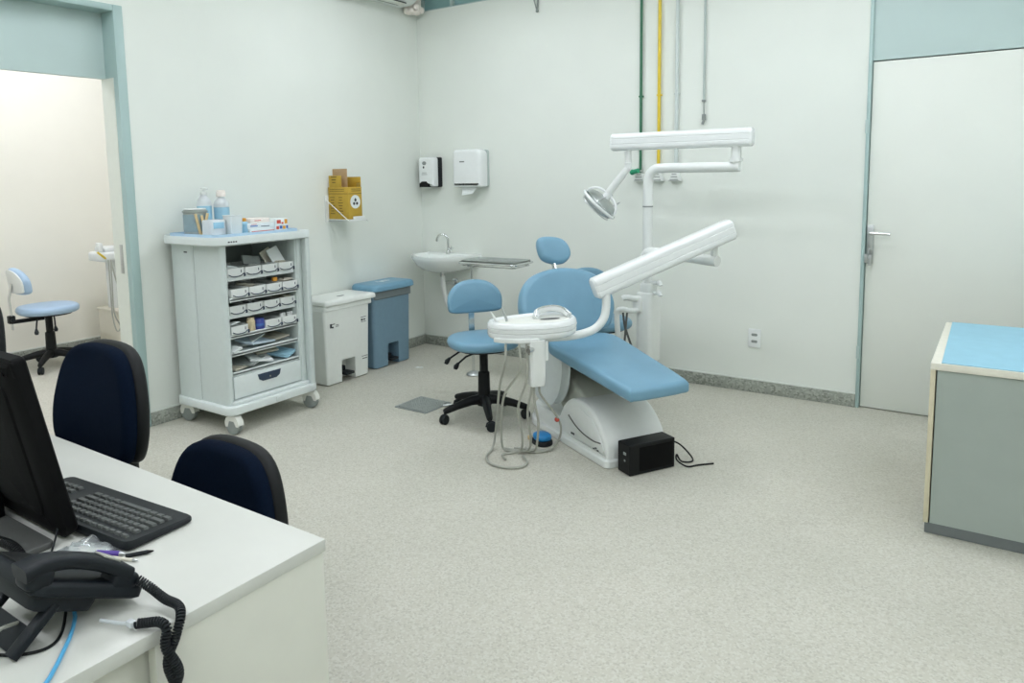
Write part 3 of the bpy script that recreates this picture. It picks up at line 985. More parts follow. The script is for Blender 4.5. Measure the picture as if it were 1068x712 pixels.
# loose sheets and packets on the two lowest shelves
def leaf(name, x, y, z, sx, sy, rz, rx, ry, mt, label, thick=0.004, curl=0.0):
    m = Mesh()
    n = 6
    rr = []
    w = T(x, y, z) @ RZ(rz) @ RX(rx) @ RY(ry)
    for i in range(n + 1):
        u = i / n - 0.5
        zz = curl * (u * u * 4)
        rr.append([w @ Vector(p) for p in ((u * sx, -sy / 2, zz), (u * sx, sy / 2, zz), (u * sx, sy / 2, zz + thick), (u * sx, -sy / 2, zz + thick))])
    m.rings(rr)
    return single(m, name, mt, label, 'packet', (x, y, z))
z5, z6 = SHZ[4] - 0.004, SHZ[5] - 0.004
leaf('paper_packet', -3.80, 2.76, z5 + 0.030, 0.22, 0.16, 0.3, 0.20, 0.05, 'paper', 'white folded packet raised on the fifth cart shelf', 0.006, 0.02)
leaf('paper_packet', -3.73, 2.80, z5 + 0.022, 0.14, 0.20, 0.2, -0.10, 0.1, 'paper_blue', 'pale blue packet at the front of the fifth cart shelf', 0.012, 0.006)
leaf('paper_packet', -3.80, 2.952, z5 + 0.018, 0.24, 0.16, -0.15, 0.12, 0, 'paper_beige', 'beige packet on the right of the fifth cart shelf', 0.008)
leaf('paper_packet', -3.87, 2.93, z5 + 0.060, 0.20, 0.22, -0.2, 0.08, 0, 'paper', 'pale packet at the back of the fifth cart shelf', 0.004)
leaf('paper_packet', -3.69, 2.605, z5 + 0.018, 0.10, 0.07, 0.2, 0.25, 0.1, 'paper', 'small white packet at the left end of the fifth cart shelf', 0.01)
leaf('paper_packet', -3.80, 2.66, z6 + 0.012, 0.26, 0.15, 0.15, 0.06, 0.0, 'paper_beige', 'beige packet at the left of the lowest open cart shelf', 0.012)
leaf('paper_packet', -3.77, 2.72, z6 + 0.030, 0.24, 0.16, 0.5, 0.10, 0.0, 'mid_grey', 'grey packet at the left of the lowest open cart shelf', 0.008)
leaf('paper_packet', -3.76, 2.83, z6 + 0.035, 0.24, 0.14, -0.4, -0.12, 0.04, 'paper', 'white packet in the middle of the lowest open cart shelf', 0.010)
leaf('paper_packet', -3.85, 2.93, z6 + 0.050, 0.24, 0.14, -0.3, 0.06, 0.0, 'paper_beige', 'beige packet at the right of the lowest open cart shelf', 0.012)
leaf('paper_packet', -3.73, 2.985, z6 + 0.030, 0.16, 0.10, 0.35, 0.20, 0.1, 'label_blue', 'light blue packet at the right end of the lowest open cart shelf', 0.016)

# things on top of the cart
zt = 1.1395
tr = Mesh()
tp = rrect(0.46, 0.60, 0.03, 5, -3.85, 2.79)
tr.loft(tp, [(0.004, zt), (0, zt + 0.004), (0, zt + 0.02), (0.004, zt + 0.02), (0.006, zt + 0.006)])
single(tr, 'serving_tray', 'blue_pale', 'pale blue plastic tray lying on the cart top', 'tray', (-3.85, 2.79, zt))
zt2 = zt + 0.0075
jr = thing('canister', 'steel canister with blue liner on the left of the cart top', 'canister', (-3.94, 2.585, zt2))
m = Mesh().lathe([(0.001, 0), (0.06, 0), (0.064, 0.004), (0.066, 0.13), (0.071, 0.133), (0.071, 0.141), (0.062, 0.147), (0.058, 0.141), (0.001, 0.139)], T(-3.94, 2.585, zt2), 32)
m.build('body', 'steel_tray', jr)
m = Mesh().lathe([(0.0665, 0.02), (0.0675, 0.12)], T(-3.94, 2.585, zt2), 32, False, False)
m.build('sleeve', 'steel_sleeve', jr)
Mesh().lathe([(0.001, 0.1475), (0.06, 0.1475), (0.064, 0.150), (0.06, 0.155), (0.001, 0.157)], T(-3.94, 2.585, zt2), 32).build('lid', 'white', jr)
for i, (a, b, zz) in enumerate(((-0.01, -0.035, 0.125), (0.0, 0.045, 0.125), (0.01, 0.005, 0.115))):
    m = Mesh()
    m.tube([(-3.865 + 0.01 * i, 2.575 + a, zt2 + 0.003), (-3.868, 2.575 + b, zt2 + zz)], 0.008, 8)
    single(m, 'wooden_spatula', 'wood', 'wooden spatulas leaning against the steel canister on the cart', 'spatula', (-3.865 + 0.01 * i, 2.575 + a, zt2), group='wooden spatulas on the cart')
def bottle(name, x, y, h, r, cap, label, pump=False):
    t = thing(name, label, 'bottle', (x, y, zt2))
    m = Mesh().lathe([(0.001, 0), (r * 0.92, 0), (r, 0.006), (r, h * 0.66), (r * 0.93, h * 0.72), (r * 0.6, h * 0.79), (r * 0.38, h * 0.82), (r * 0.38, h * 0.86), (0.001, h * 0.861)], T(x, y, zt2), 28)
    m.build('body', 'frost', t)
    Mesh().lathe([(r * 1.012, h * 0.30), (r * 1.012, h * 0.60)], T(x, y, zt2), 28, False, False).build('label', 'label_blue', t)
    m = Mesh()
    if pump:
        m.lathe([(0.001, h * 0.85), (r * 0.46, h * 0.85), (r * 0.46, h * 0.9), (r * 0.16, h * 0.905), (r * 0.16, h * 0.965), (r * 0.40, h * 0.97), (r * 0.40, h), (0.001, h)], T(x, y, zt2), 18)
        m.tube([(x, y, zt2 + h * 0.985), (x + 0.05, y - 0.01, zt2 + h * 0.985), (x + 0.058, y - 0.012, zt2 + h * 0.955)], 0.006, 8)
        m.build('pump', 'white', t)
    else:
        m.lathe([(0.001, h * 0.85), (r * 0.62, h * 0.85), (r * 0.62, h * 0.94), (r * 0.5, h), (0.001, h)], T(x, y, zt2), 18)
        m.build('cap', cap, t)
    return t
bottle('pump_bottle', -4.00, 2.69, 0.275, 0.042, 'white', 'clear pump bottle at the back of the cart top', True)
bottle('bottle', -3.95, 2.775, 0.258, 0.045, 'foam', 'white bottle with pale cap and blue label beside the pump bottle')
cn = thing('container', 'clear plastic container with a blue label at the front of the cart top', 'container', (-3.79, 2.605, zt2))
Mesh().loft(rrect(0.09, 0.11, 0.015, 4, -3.79, 2.605), [(0.004, zt2), (0, zt2 + 0.004), (0, zt2 + 0.082), (0.006, zt2 + 0.09), (0.010, zt2 + 0.09)]).build('body', 'frost', cn)
Mesh().box((-3.744, 2.605, zt2 + 0.058), (0.002, 0.07, 0.036), bev=0.0005).build('label', 'label_blue', cn)
m = Mesh().loft(rrect(0.085, 0.085, 0.012, 4, -3.75, 2.705), [(0.008, zt2), (0.006, zt2 + 0.003), (0, zt2 + 0.108), (-0.004, zt2 + 0.111), (0.002, zt2 + 0.113), (0.006, zt2 + 0.01)])
single(m, 'plastic_cup', 'white', 'square white cup at the front of the cart top', 'cup', (-3.75, 2.705, zt2))
sj = thing('vial_jar', 'small clear jar with yellow cap in the middle of the cart top', 'jar', (-3.78, 2.80, zt2))
Mesh().lathe([(0.001, 0), (0.03, 0), (0.032, 0.004), (0.032, 0.055), (0.02, 0.068), (0.001, 0.069)], T(-3.78, 2.80, zt2), 22).build('body', 'label_blue', sj)
Mesh().lathe([(0.001, 0.069), (0.017, 0.069), (0.017, 0.088), (0.001, 0.090)], T(-3.78, 2.80, zt2), 16).build('cap', 'ink_orange', sj)
def small_box(x, y, z, sx, sy, sz, rz, label, body, marks, texts=()):
    t = thing('supply_box', label, 'box', (x, y, z), rz)
    Mesh().box((0, 0, sz / 2), (sx, sy, sz), bev=0.002).build('carton', body, t, local=True)
    by = {}
    for (mt, yy, zz, w, h) in marks:
        by.setdefault(mt, Mesh()).box((sx / 2 + 0.0006, yy, zz), (0.0012, w, h))
    for k, mm in by.items():
        mm.build('printing', k, t, local=True)
    return t
small_box(-3.80, 2.905, zt2, 0.13, 0.20, 0.022, 0.05, 'flat white carton lowest in the pile on the cart top', 'paper', (('ink_red', 0, 0.006, 0.18, 0.004),))
small_box(-3.80, 2.90, zt2 + 0.0225, 0.12, 0.19, 0.034, -0.05, 'white carton with grey print in the pile on the cart top', 'paper', (('ink_blue', -0.05, 0.016, 0.05, 0.006), ('ink_grey', 0.03, 0.012, 0.06, 0.004), ('ink_red', -0.05, 0.026, 0.04, 0.003)))
small_box(-3.81, 2.90, zt2 + 0.057, 0.11, 0.15, 0.026, 0.08, 'small cream carton topmost of the pile on the cart top', 'foam', (('ink_red', -0.02, 0.013, 0.05, 0.004),))
small_box(-3.77, 3.045, zt2, 0.09, 0.10, 0.075, 0.0, 'white carton with red, blue and yellow print at the right of the cart top', 'paper', (('ink_red', -0.025, 0.055, 0.03, 0.022), ('ink_orange', 0.03, 0.055, 0.022, 0.028), ('ink_blue', -0.01, 0.02, 0.02, 0.02), ('ink_red', -0.035, 0.018, 0.02, 0.02), ('ink_orange', 0.015, 0.018, 0.02, 0.02), ('ink_blue', 0.038, 0.02, 0.014, 0.02), ('ink_red', 0.003, 0.046, 0.014, 0.012)))

# ------------------------------------------------------------------ right cabinet with blue cloth
cb = thing('low_cabinet', 'grey cabinet with pale edges and blue cover at the right', 'cabinet', (0.35, 3.75, 0))
QX0, QX1, QY0, QY1, QZ = -0.20, 0.95, 3.305, 4.235, 0.705
m = Mesh()
m.span((QX0 + 0.006, QX1 - 0.006), (QY0 + 0.008, QY1 - 0.008), (0.002, 0.046))
m.build('plinth', 'plinth_grey', cb)
for xx in (QX0, QX1 - 0.018):
    Mesh().span((xx, xx + 0.018), (QY0, QY1), (0.046, QZ - 0.028), bev=0.0015).build('side_panel', 'beige_edge', cb)
Mesh().span((QX0 + 0.023, QX1 - 0.023), (QY0 + 0.006, QY1 - 0.006), (0.046, QZ - 0.031)).build('front_panel', 'cabinet_grey', cb)
Mesh().span((QX0, QX1), (QY0 - 0.002, QY1), (QZ - 0.028, QZ), bev=0.002).build('cabinet_top', 'cream_edge', cb)
m = Mesh()
cp = [(QX0 + 0.036, QY0 + 0.004), (QX1 - 0.04, QY0 + 0.006), (QX1 - 0.04, QY1 - 0.006), (QX0 + 0.026, QY1 - 0.003)]
m.slab(cp, QZ + 0.0005, QZ + 0.004, ID, 0.001)
single(m, 'table_cloth', 'blue_cloth', 'light blue sheet covering the top of the right cabinet', 'cloth', (0.35, 3.75, QZ))

# floor drain
gr = thing('floor_drain', 'square grey perforated drain grate in the floor', 'drain grate', (-3.025, 3.53, 0))
m = Mesh()
gx, gy, gs = -3.025, 3.532, 0.265
w = T(gx, gy, 0)
m.slab(rrect(gs, gs, 0.012, 3), 0.0005, 0.004, w)
m.build('frame', 'mid_grey', gr)
m = Mesh()
n = 14
for i in range(n):
    p = -gs / 2 + 0.018 + (gs - 0.036) * i / (n - 1)
    m.box((p, 0, 0.0058), (0.008, gs - 0.03, 0.004), w)
    m.box((0, p, 0.0056), (gs - 0.03, 0.006, 0.003), w)
m.build('grille', 'grate', gr)

# two scraps of paper on the floor
for (x, y, a, lab) in ((-3.66, 4.245, 0.4, 'white scrap of paper on the floor near the blue bin'), (-2.88, 3.60, 1.1, 'white scrap of paper on the floor beside the drain grate')):
    m = Mesh()
    q = [(-0.05, -0.012), (-0.01, -0.02), (0.05, -0.006), (0.03, 0.012), (0.0, 0.008), (-0.03, 0.02)]
    m.slab(q, 0.0065 if a > 1 else 0.001, 0.0085 if a > 1 else 0.003, T(x, y, 0) @ RZ(a) @ Matrix.Diagonal((0.7, 0.9, 1, 1)))
    single(m, 'paper_scrap', 'paper', lab, 'paper scrap', (x, y, 0))

# ------------------------------------------------------------------ axis helpers
def axes(o, ex, ey, ez):
    ex, ey, ez = Vector(ex), Vector(ey), Vector(ez)
    return Matrix(((ex.x, ey.x, ez.x, o[0]), (ex.y, ey.y, ez.y, o[1]), (ex.z, ey.z, ez.z, o[2]), (0, 0, 0, 1)))

def along(p0, p1):
    """matrix whose z runs from p0 to p1, x level, y upward"""
    z = (Vector(p1) - Vector(p0)).normalized()
    x = z.cross(Vector((0, 0, 1))).normalized()
    y = x.cross(z)
    return axes(p0, x, y, z), (Vector(p1) - Vector(p0)).length

def caster(m, w, r, wid):
    """a twin wheel with its fork, at the origin of w, standing on z=0"""
    for s in (-1, 1):
        m.lathe([(r * 0.35, 0), (r * 0.9, 0.001), (r, 0.004), (r, wid - 0.004), (r * 0.9, wid - 0.001), (r * 0.35, wid)], w @ T(0.01, s * (wid * 0.62) + wid / 2, r) @ RX(PI / 2), 18)
    m.slab([(-r * 0.8, r), (-r * 0.6, r * 1.7), (0.01, r * 2.12), (r, r * 1.9), (r * 1.1, r * 1.2), (r * 0.5, r * 1.1)], -wid * 0.3, wid * 0.3, w @ T(0.0, 0, 0) @ RX(PI / 2), 0.002)
    m.cyl(w @ Vector((0, 0, r * 1.6)), w @ Vector((0, 0, r * 3.0)), r * 0.28, n=10)

# ------------------------------------------------------------------ dentist stools
FACE = lambda o: axes(o, (0, 1, 0), (0, 0, 1), (1, 0, 0))   # pad (x,y,z) -> (side, up, front)
def make_stool(label, loc, rz, vinyl, spin, group=None):
    t = thing('dentist_stool', label, 'stool', loc, rz, group)
    Mesh().pad(ellipse(0.215, 0.215, 2.3, 40), 0.06, 0.028, T(0, 0, 0.445), 0.012).build('seat', vinyl, t, local=True)
    Mesh().slab(ellipse(0.165, 0.165, 2.3, 32), 0.43, 0.448, ID, 0.006).build('seat_base', 'black', t, local=True)
    poly = [(v.x, v.y) for v in spline([(-0.175, -0.045, 0), (-0.15, -0.09, 0), (0, -0.1, 0), (0.15, -0.09, 0), (0.175, -0.045, 0), (0.165, 0.03, 0), (0.10, 0.09, 0), (0, 0.108, 0), (-0.10, 0.09, 0), (-0.165, 0.03, 0)], 4, True)]
    b = Mesh().pad(poly, 0.058, 0.027, FACE((-0.235, 0, 0.715)), 0.012, warp=lambda x, y, z: (x, y, z + 1.1 * x * x - 0.10 * y))
    bo = b.build('backrest', vinyl, t, local=True)
    Mesh().pad(inset(poly, 0.012), 0.012, 0.005, FACE((-0.245, 0, 0.715)), 0.0, warp=lambda x, y, z: (x, y, z + 1.1 * x * x - 0.10 * y)).build('back_shell', 'white', bo, local=True)
    m = Mesh()
    bb_ = spline([(-0.238, 0, 0.70), (-0.25, 0, 0.64), (-0.262, 0, 0.58), (-0.258, 0, 0.50), (-0.255, 0, 0.345)], 5)
    m.rings([[p + Vector((a * 0.004, b * 0.018, 0)) for a, b in ((-1, -1), (1, -1), (1, 1), (-1, 1))] for p in bb_])
    m.build('back_bar', 'chrome', t, local=True)
    m = Mesh()
    m.box((-0.15, 0, 0.405), (0.23, 0.05, 0.025), bev=0.004)
    m.box((-0.258, 0, 0.425), (0.045, 0.055, 0.06), bev=0.006)
    m.build('back_bracket', 'black', t, local=True)
    Mesh().cyl((-0.258, -0.028, 0.425), (-0.258, -0.045, 0.425), 0.016, n=12).build('knob', 'black_soft', t, local=True)
    for (x, y, dx, dy) in ((-0.10, -0.06, -0.05, -0.12), (0.02, -0.06, -0.03, -0.10)):
        m = Mesh()
        m.tube([(x, y, 0.41), (x + dx * 0.5, y + dy * 0.5, 0.39), (x + dx, y + dy, 0.345)], 0.006, 8)
        m.tube([(x + dx * 0.95, y + dy * 0.95, 0.352), (x + dx * 1.05, y + dy * 1.1, 0.33), (x + dx * 1.1, y + dy * 1.15, 0.315)], [0.008, 0.016, 0.012], 10)
        m.build('lever', 'black_soft', t, local=True)
    Mesh().lathe([(0.001, 0.10), (0.038, 0.10), (0.038, 0.16), (0.035, 0.28), (0.033, 0.285), (0.026, 0.29), (0.026, 0.41), (0.001, 0.41)], ID, 22).build('column', 'black', t, local=True)
    m = Mesh()
    m.lathe([(0.001, 0.075), (0.044, 0.08), (0.05, 0.10), (0.046, 0.14), (0.036, 0.15), (0.001, 0.15)], ID, 24)
    for k in range(5):
        a = spin + k * 2 * PI / 5
        pts = [(r * math.cos(a), r * math.sin(a), z) for r, z in ((0.02, 0.118), (0.09, 0.116), (0.18, 0.098), (0.25, 0.078), (0.265, 0.074))]
        m.tube(pts, [0.032, 0.028, 0.023, 0.019, 0.015], 10, flat=1.0)
    m.build('star_base', 'black', t, local=True)
    for k in range(5):
        a = spin + k * 2 * PI / 5
        c = Mesh()
        caster(c, T(0.258 * math.cos(a), 0.258 * math.sin(a), 0) @ RZ(a + 0.9 * k + 0.5), 0.029, 0.017)
        c.build('caster', 'black_soft', t, local=True)
    return t
R38 = math.radians(-38)
st = make_stool('blue dentist stool in front of the basin, nearest stool in this room', (-2.545, 3.545, 0), R38, 'blue_vinyl', math.radians(-120) - R38)
copy_thing(st, (-2.20, 4.40, 0), R38, 'blue dentist stool half hidden behind the dental chair')
make_stool('pale blue stool standing in the next room beyond the doorway', (-6.22, 2.735, 0), math.radians(84), 'blue_vinyl_light', 0.3)

# ------------------------------------------------------------------ office chairs at the desk
def office_chair(label, x, y, dz, turn=0.0):
    t = thing('office_chair', label, 'office chair', (x, y, 0), -PI / 2 + turn, 'navy office chairs behind the desk')
    poly = [(v.x * 0.935, v.y * 0.83) for v in spline([(-0.215, 0.03, 0), (-0.17, 0.0, 0), (0, -0.012, 0), (0.17, 0.0, 0), (0.215, 0.03, 0), (0.232, 0.11, 0), (0.222, 0.21, 0), (0.18, 0.33, 0), (0.115, 0.388, 0), (0, 0.40, 0), (-0.115, 0.388, 0), (-0.18, 0.33, 0), (-0.222, 0.21, 0), (-0.232, 0.11, 0)], 4, True)]
    zb = 0.645 + dz
    wr = lambda xx, yy, zz: (xx, yy, zz + 0.55 * xx * xx - 0.09 * yy + 0.15 * (yy - 0.15) ** 2)
    bo = Mesh().pad(poly, 0.055, 0.024, FACE((-0.285, 0, zb)), 0.012, warp=wr).build('backrest', 'navy_fabric', t, local=True)
    Mesh().pad(inset(poly, -0.004), 0.045, 0.02, FACE((-0.315, 0, zb)), 0.0, warp=wr).build('back_shell', 'black', bo, local=True, label='black plastic back shell')
    sp = [(v.x, v.y) for v in spline([(0.22, 0.17, 0), (0.23, 0, 0), (0.22, -0.17, 0), (0.14, -0.23, 0), (-0.12, -0.22, 0), (-0.2, -0.14, 0), (-0.21, 0, 0), (-0.2, 0.14, 0), (-0.12, 0.22, 0), (0.14, 0.23, 0)], 4, True)]
    zs = min(0.47, 0.50 + dz)
    Mesh().pad(sp, 0.06, 0.026, T(0, 0, zs - 0.055), 0.01).build('seat', 'navy_fabric', t, local=True)
    Mesh().slab(inset(sp, 0.012), zs - 0.08, zs - 0.05, ID, 0.01).build('seat_shell', 'black', t, local=True)
    m = Mesh()
    m.tube(spline([(-0.05, 0, zs - 0.09), (-0.22, 0, zs - 0.09), (-0.325, 0, zs - 0.03), (-0.345, 0, zs + 0.10), (-0.33, 0, zb + 0.20)], 5), 0.024, 10)
    m.build('back_post', 'black', t, local=True)
    Mesh().lathe([(0.001, 0.09), (0.034, 0.09), (0.034, 0.22), (0.026, 0.225), (0.026, zs - 0.075), (0.001, zs - 0.075)], ID, 20).build('column', 'black', t, local=True)
    m = Mesh()
    m.lathe([(0.001, 0.075), (0.044, 0.08), (0.048, 0.10), (0.04, 0.135), (0.001, 0.136)], ID, 20)
    for k in range(5):
        a = 0.4 + k * 2 * PI / 5
        m.tube([(r * math.cos(a), r * math.sin(a), z) for r, z in ((0.02, 0.112), (0.1, 0.11), (0.2, 0.088), (0.27, 0.074))], [0.028, 0.026, 0.02, 0.015], 8)
    m.build('star_base', 'black', t, local=True)
    for k in range(5):
        a = 0.4 + k * 2 * PI / 5
        c = Mesh()
        caster(c, T(0.262 * math.cos(a), 0.262 * math.sin(a), 0) @ RZ(a + k + 0.7), 0.028, 0.016)
        c.build('caster', 'black_soft', t, local=True)
    return t
office_chair('navy fabric office chair behind the desk with its whole backrest in view', -2.232, 0.84, 0.0)
office_chair('lower navy office chair behind the near end of the desk', -1.635, 0.84, -0.195)
office_chair('navy office chair mostly cut off by the left edge of the photo', -3.205, 0.86, 0.055)

# ------------------------------------------------------------------ instrument stand
sn = thing('instrument_stand', 'metal instrument stand with a rectangular tray between basin and dental chair', 'instrument stand', (-2.965, 4.30, 0), math.radians(2))
TZ = 0.862
m = Mesh()
m.tube([(x, y, TZ - 0.01) for x, y in rrect(0.475, 0.27, 0.03, 4)], 0.0075, 8, closed=True)
m.tube([(x, y, TZ - 0.032) for x, y in rrect(0.40, 0.23, 0.03, 4, 0.02)], 0.005, 8, closed=True)
for x in (-0.12, 0.20):
    for y in (-0.115, 0.115):
        m.cyl((x, y, TZ - 0.034), (x, y, TZ - 0.01), 0.004, n=6)
m.build('tray_frame', 'chrome', sn, local=True)
m = Mesh().loft(rrect(0.46, 0.255, 0.03, 4), [(0.022, TZ - 0.012), (0.018, TZ - 0.012), (0.004, TZ + 0.006), (0.0, TZ + 0.008), (0.006, TZ + 0.008), (0.02, TZ - 0.008)])
m.build('tray', 'steel_tray', sn, local=True)
PXL = -0.212
m = Mesh()
m.cyl((PXL, 0, 0.70), (PXL, 0, TZ - 0.03), 0.008, n=12)
m.cyl((PXL, -0.115, TZ - 0.032), (PXL, 0.115, TZ - 0.032), 0.005, n=8)
m.cyl((PXL, 0, 0.02), (PXL, 0, 0.70), 0.011, n=12)
m.build('pole', 'chrome', sn, local=True)
m = Mesh().cyl((PXL, 0, 0.66), (PXL, 0, 0.71), 0.02, n=14)
m.tube([(PXL, 0, 0.69), (PXL - 0.035, -0.02, 0.69)], [0.008, 0.013], 8)
m.build('clamp', 'black', sn, local=True)
Mesh().lathe([(0.001, 0.001), (0.05, 0.001), (0.054, 0.005), (0.05, 0.012), (0.02, 0.03), (0.001, 0.03)], T(PXL, 0, 0), 28).build('base', 'silver', sn, local=True)
m = Mesh()
for i in range(3):
    m.tube([(-0.10 + 0.02 * i, -0.05 + 0.05 * i, TZ - 0.003), (0.10 + 0.03 * i, -0.06 + 0.06 * i, TZ - 0.002)], 0.004, 6)
w = T(-2.965, 4.30, 0) @ RZ(math.radians(2))
bmesh.ops.transform(m.bm, matrix=w, verts=m.bm.verts)
single(m, 'instruments', 'silver', 'slim metal instruments lying in the instrument stand tray', 'instrument', (-2.965, 4.30, TZ - 0.005), kind='stuff')

# ------------------------------------------------------------------ dental chair; local x runs to the feet, y to the back wall
BO = (-1.56, 3.20, 0)
BR = math.radians(-30)
CW = T(*BO) @ RZ(BR)
dc = thing('dental_chair', 'blue reclined dental chair on a white moulded base', 'dental chair', BO, BR)
PR = axes((0, 0, 0), (1, 0, 0), (0, 0, 1), (0, 1, 0))       # profile (a, z) pulled across the chair
bw_ = 0.40
base_poly = rrect(0.92, bw_, (0.03, 0.19, 0.19, 0.03), 8, -0.46, bw_ / 2)
m = Mesh()
m.loft(base_poly, [(0.004, 0.001), (0, 0.006), (0, 0.036), (0.006, 0.042), (0.012, 0.044), (0.014, 0.056)])
rear = rrect(0.52, bw_ - 0.03, (0.02, 0.165, 0.165, 0.02), 8, -0.64, bw_ / 2)
m.loft(rear, [(0, 0.05), (0.002, 0.085), (0.006, 0.105), (0.012, 0.118), (0.018, 0.124)])
m.build('base', 'white', dc, local=True)
hump = spline([(-0.010, 0.05, 0), (-0.014, 0.085, 0), (-0.032, 0.135, 0), (-0.068, 0.185, 0), (-0.125, 0.235, 0), (-0.20, 0.268, 0), (-0.29, 0.278, 0), (-0.37, 0.262, 0), (-0.44, 0.21, 0), (-0.485, 0.14, 0), (-0.51, 0.05, 0)], 4)
hp2 = [(v.x, v.y) for v in hump]
m = Mesh().slab(hp2, 0.016, bw_ - 0.016, PR, 0.018)
hc = m.build('base_cover', 'white', dc, local=True)
lens = spline([(-0.045, 0.07, 0), (-0.075, 0.145, 0), (-0.14, 0.205, 0), (-0.23, 0.235, 0), (-0.32, 0.225, 0), (-0.39, 0.175, 0), (-0.30, 0.10, 0), (-0.18, 0.075, 0)], 4, True)
for s, bb in ((0, 0.009), (1, bw_ - 0.017)):
    Mesh().slab([(v.x, v.y) for v in lens], bb, bb + 0.008, PR, 0.003).build('side_cover', 'white', hc, local=True)
ln = Mesh()
ln.tube([PR @ Vector((v.x, v.y, 0.0075)) for v in spline([(-0.37, 0.175, 0), (-0.30, 0.138, 0), (-0.22, 0.116, 0), (-0.13, 0.108, 0), (-0.06, 0.116, 0)], 5)], 0.0035, 6)
ln.build('trim_line', 'dark_grey', hc, local=True)
m = Mesh()
for i in range(3):
    m.box((-0.085 - i * 0.018, 0.007, 0.07 + (i % 2) * 0.008), (0.014, 0.003, 0.006))
for i in range(3):
    m.box((-0.34 + i * 0.012, 0.007, 0.085), (0.008, 0.003, 0.010))
m.build('maker_mark', 'ink_grey', hc, local=True)
lift = [(-0.22, 0.24), (-0.30, 0.275), (-0.62, 0.43), (-0.80, 0.43), (-0.80, 0.36), (-0.60, 0.20), (-0.50, 0.12), (-0.36, 0.16)]
Mesh().slab(lift, 0.07, 0.33, PR, 0.02).build('lift_arm', 'lift_grey', dc, local=True)
shield = [(v.x, v.y) for v in spline([(-0.40, 0.50, 0), (-0.395, 0.42, 0), (-0.42, 0.31, 0), (-0.485, 0.225, 0), (-0.56, 0.195, 0), (-0.65, 0.21, 0), (-0.73, 0.27, 0), (-0.77, 0.36, 0), (-0.77, 0.50, 0)], 4)]
Mesh().slab(shield, -0.025, 0.03, PR, 0.012).slab(shield, 0.36, 0.41, PR, 0.012).build('chassis_cover', 'chassis_grey', dc, local=True)
m = Mesh()
m.slab([(-0.60, 0.47), (0.10, 0.385), (0.13, 0.40), (-0.56, 0.495)], 0.04, 0.33, PR, 0.004)
m.slab([(-0.76, 0.40), (-0.45, 0.40), (-0.45, 0.48), (-0.76, 0.50)], 0.03, 0.36, PR, 0.004)
m.build('seat_frame', 'black_soft', dc, local=True)
sp = [(0.16, 0.005), (0.19, 0.035), (0.195, 0.18), (0.19, 0.325), (0.16, 0.365), (-0.10, 0.385), (-0.42, 0.405), (-0.52, 0.395), (-0.57, 0.34), (-0.58, 0.18), (-0.57, 0.03), (-0.52, -0.03), (-0.42, -0.04), (-0.10, -0.015)]
sp = [(v.x, v.y) for v in spline([(p[0], p[1], 0) for p in sp], 3, True)]
Mesh().pad(sp, 0.066, 0.022, ID, 0.004, warp=lambda x, y, z: (x, y, z + 0.390 + (0.19 - x) * 0.138)).build('seat', 'blue_vinyl', dc, local=True)
vd, nd = (-0.335, 0, 0.942), (0.942, 0, 0.335)
bp = [(-0.235, 0.0), (0, -0.008), (0.235, 0.0), (0.30, 0.07), (0.322, 0.16), (0.285, 0.27), (0.185, 0.35), (0, 0.383), (-0.185, 0.35), (-0.285, 0.27), (-0.322, 0.16), (-0.30, 0.07)]
bp = [(v.x * 0.955, v.y) for v in spline([(p[0], p[1], 0) for p in bp], 5, True)]
Mesh().pad(bp, 0.085, 0.036, axes((-0.635, 0.152, 0.55), (0, 1, 0), vd, nd), 0.0, warp=lambda x, y, z: (x, y, z + 0.32 * x * x)).build('backrest', 'blue_vinyl', dc, local=True)
Mesh().pad(inset(bp, 0.02), 0.03, 0.012, axes((-0.658, 0.152, 0.55), (0, 1, 0), vd, nd), 0.0, warp=lambda x, y, z: (x, y, z + 0.32 * x * x)).build('back_shell', 'white', dc, local=True)
m = Mesh()
m.tube([(-0.735, 0.15, 0.88), (-0.785, 0.148, 1.0)], 0.009, 8, flat=2.0)
m.build('headrest_post', 'chrome', dc, local=True)
hq = [(-0.10, 0.03), (-0.085, -0.045), (-0.02, -0.078), (0.06, -0.082), (0.108, -0.04), (0.105, 0.02), (0.07, 0.066), (0.0, 0.084), (-0.075, 0.078)]
hq = [(-v.x if False else v.x, v.y) for v in spline([(p[0], p[1], 0) for p in hq], 5, True)]
Mesh().pad(hq, 0.065, 0.03, axes((-0.82, 0.150, 1.012), (0, 1, 0), vd, nd), 0.004, warp=lambda x, y, z: (x, y, z + 1.2 * x * x)).build('headrest', 'blue_vinyl', dc, local=True)

# black power box by the base
bx = thing('power_box', 'black rectangular power box on the floor at the front of the chair base', 'power box', CW @ Vector((0.075, 0.19, 0)), BR)
m = Mesh()
pb = rrect(0.275, 0.152, 0.006, 3)
m.loft(pb, [(0.004, 0.0), (0, 0.004), (0, 0.096), (0.004, 0.1)], axes((-0.05, 0, 0.078), (0, 1, 0), (0, 0, 1), (1, 0, 0)))
m.build('housing', 'black', bx, local=True)
m = Mesh()
m.box((0.0507, 0.02, 0.078), (0.003, 0.2, 0.12), bev=0.001)
m.build('front_plate', 'black_matt', bx, local=True)
m = Mesh()
m.box((0.01, -0.1382, 0.105), (0.022, 0.003, 0.014), bev=0.001)
m.box((0.01, -0.1382, 0.07), (0.01, 0.003, 0.01), bev=0.001)
m.build('switch', 'mid_grey', bx, local=True)
m = Mesh()
for i in range(5):
    m.box((0.0, 0.139, 0.03 + i * 0.022), (0.05, 0.004, 0.01), bev=0.001)
m.build('cooling_rib', 'black_soft', bx, local=True)
cbm = Mesh()
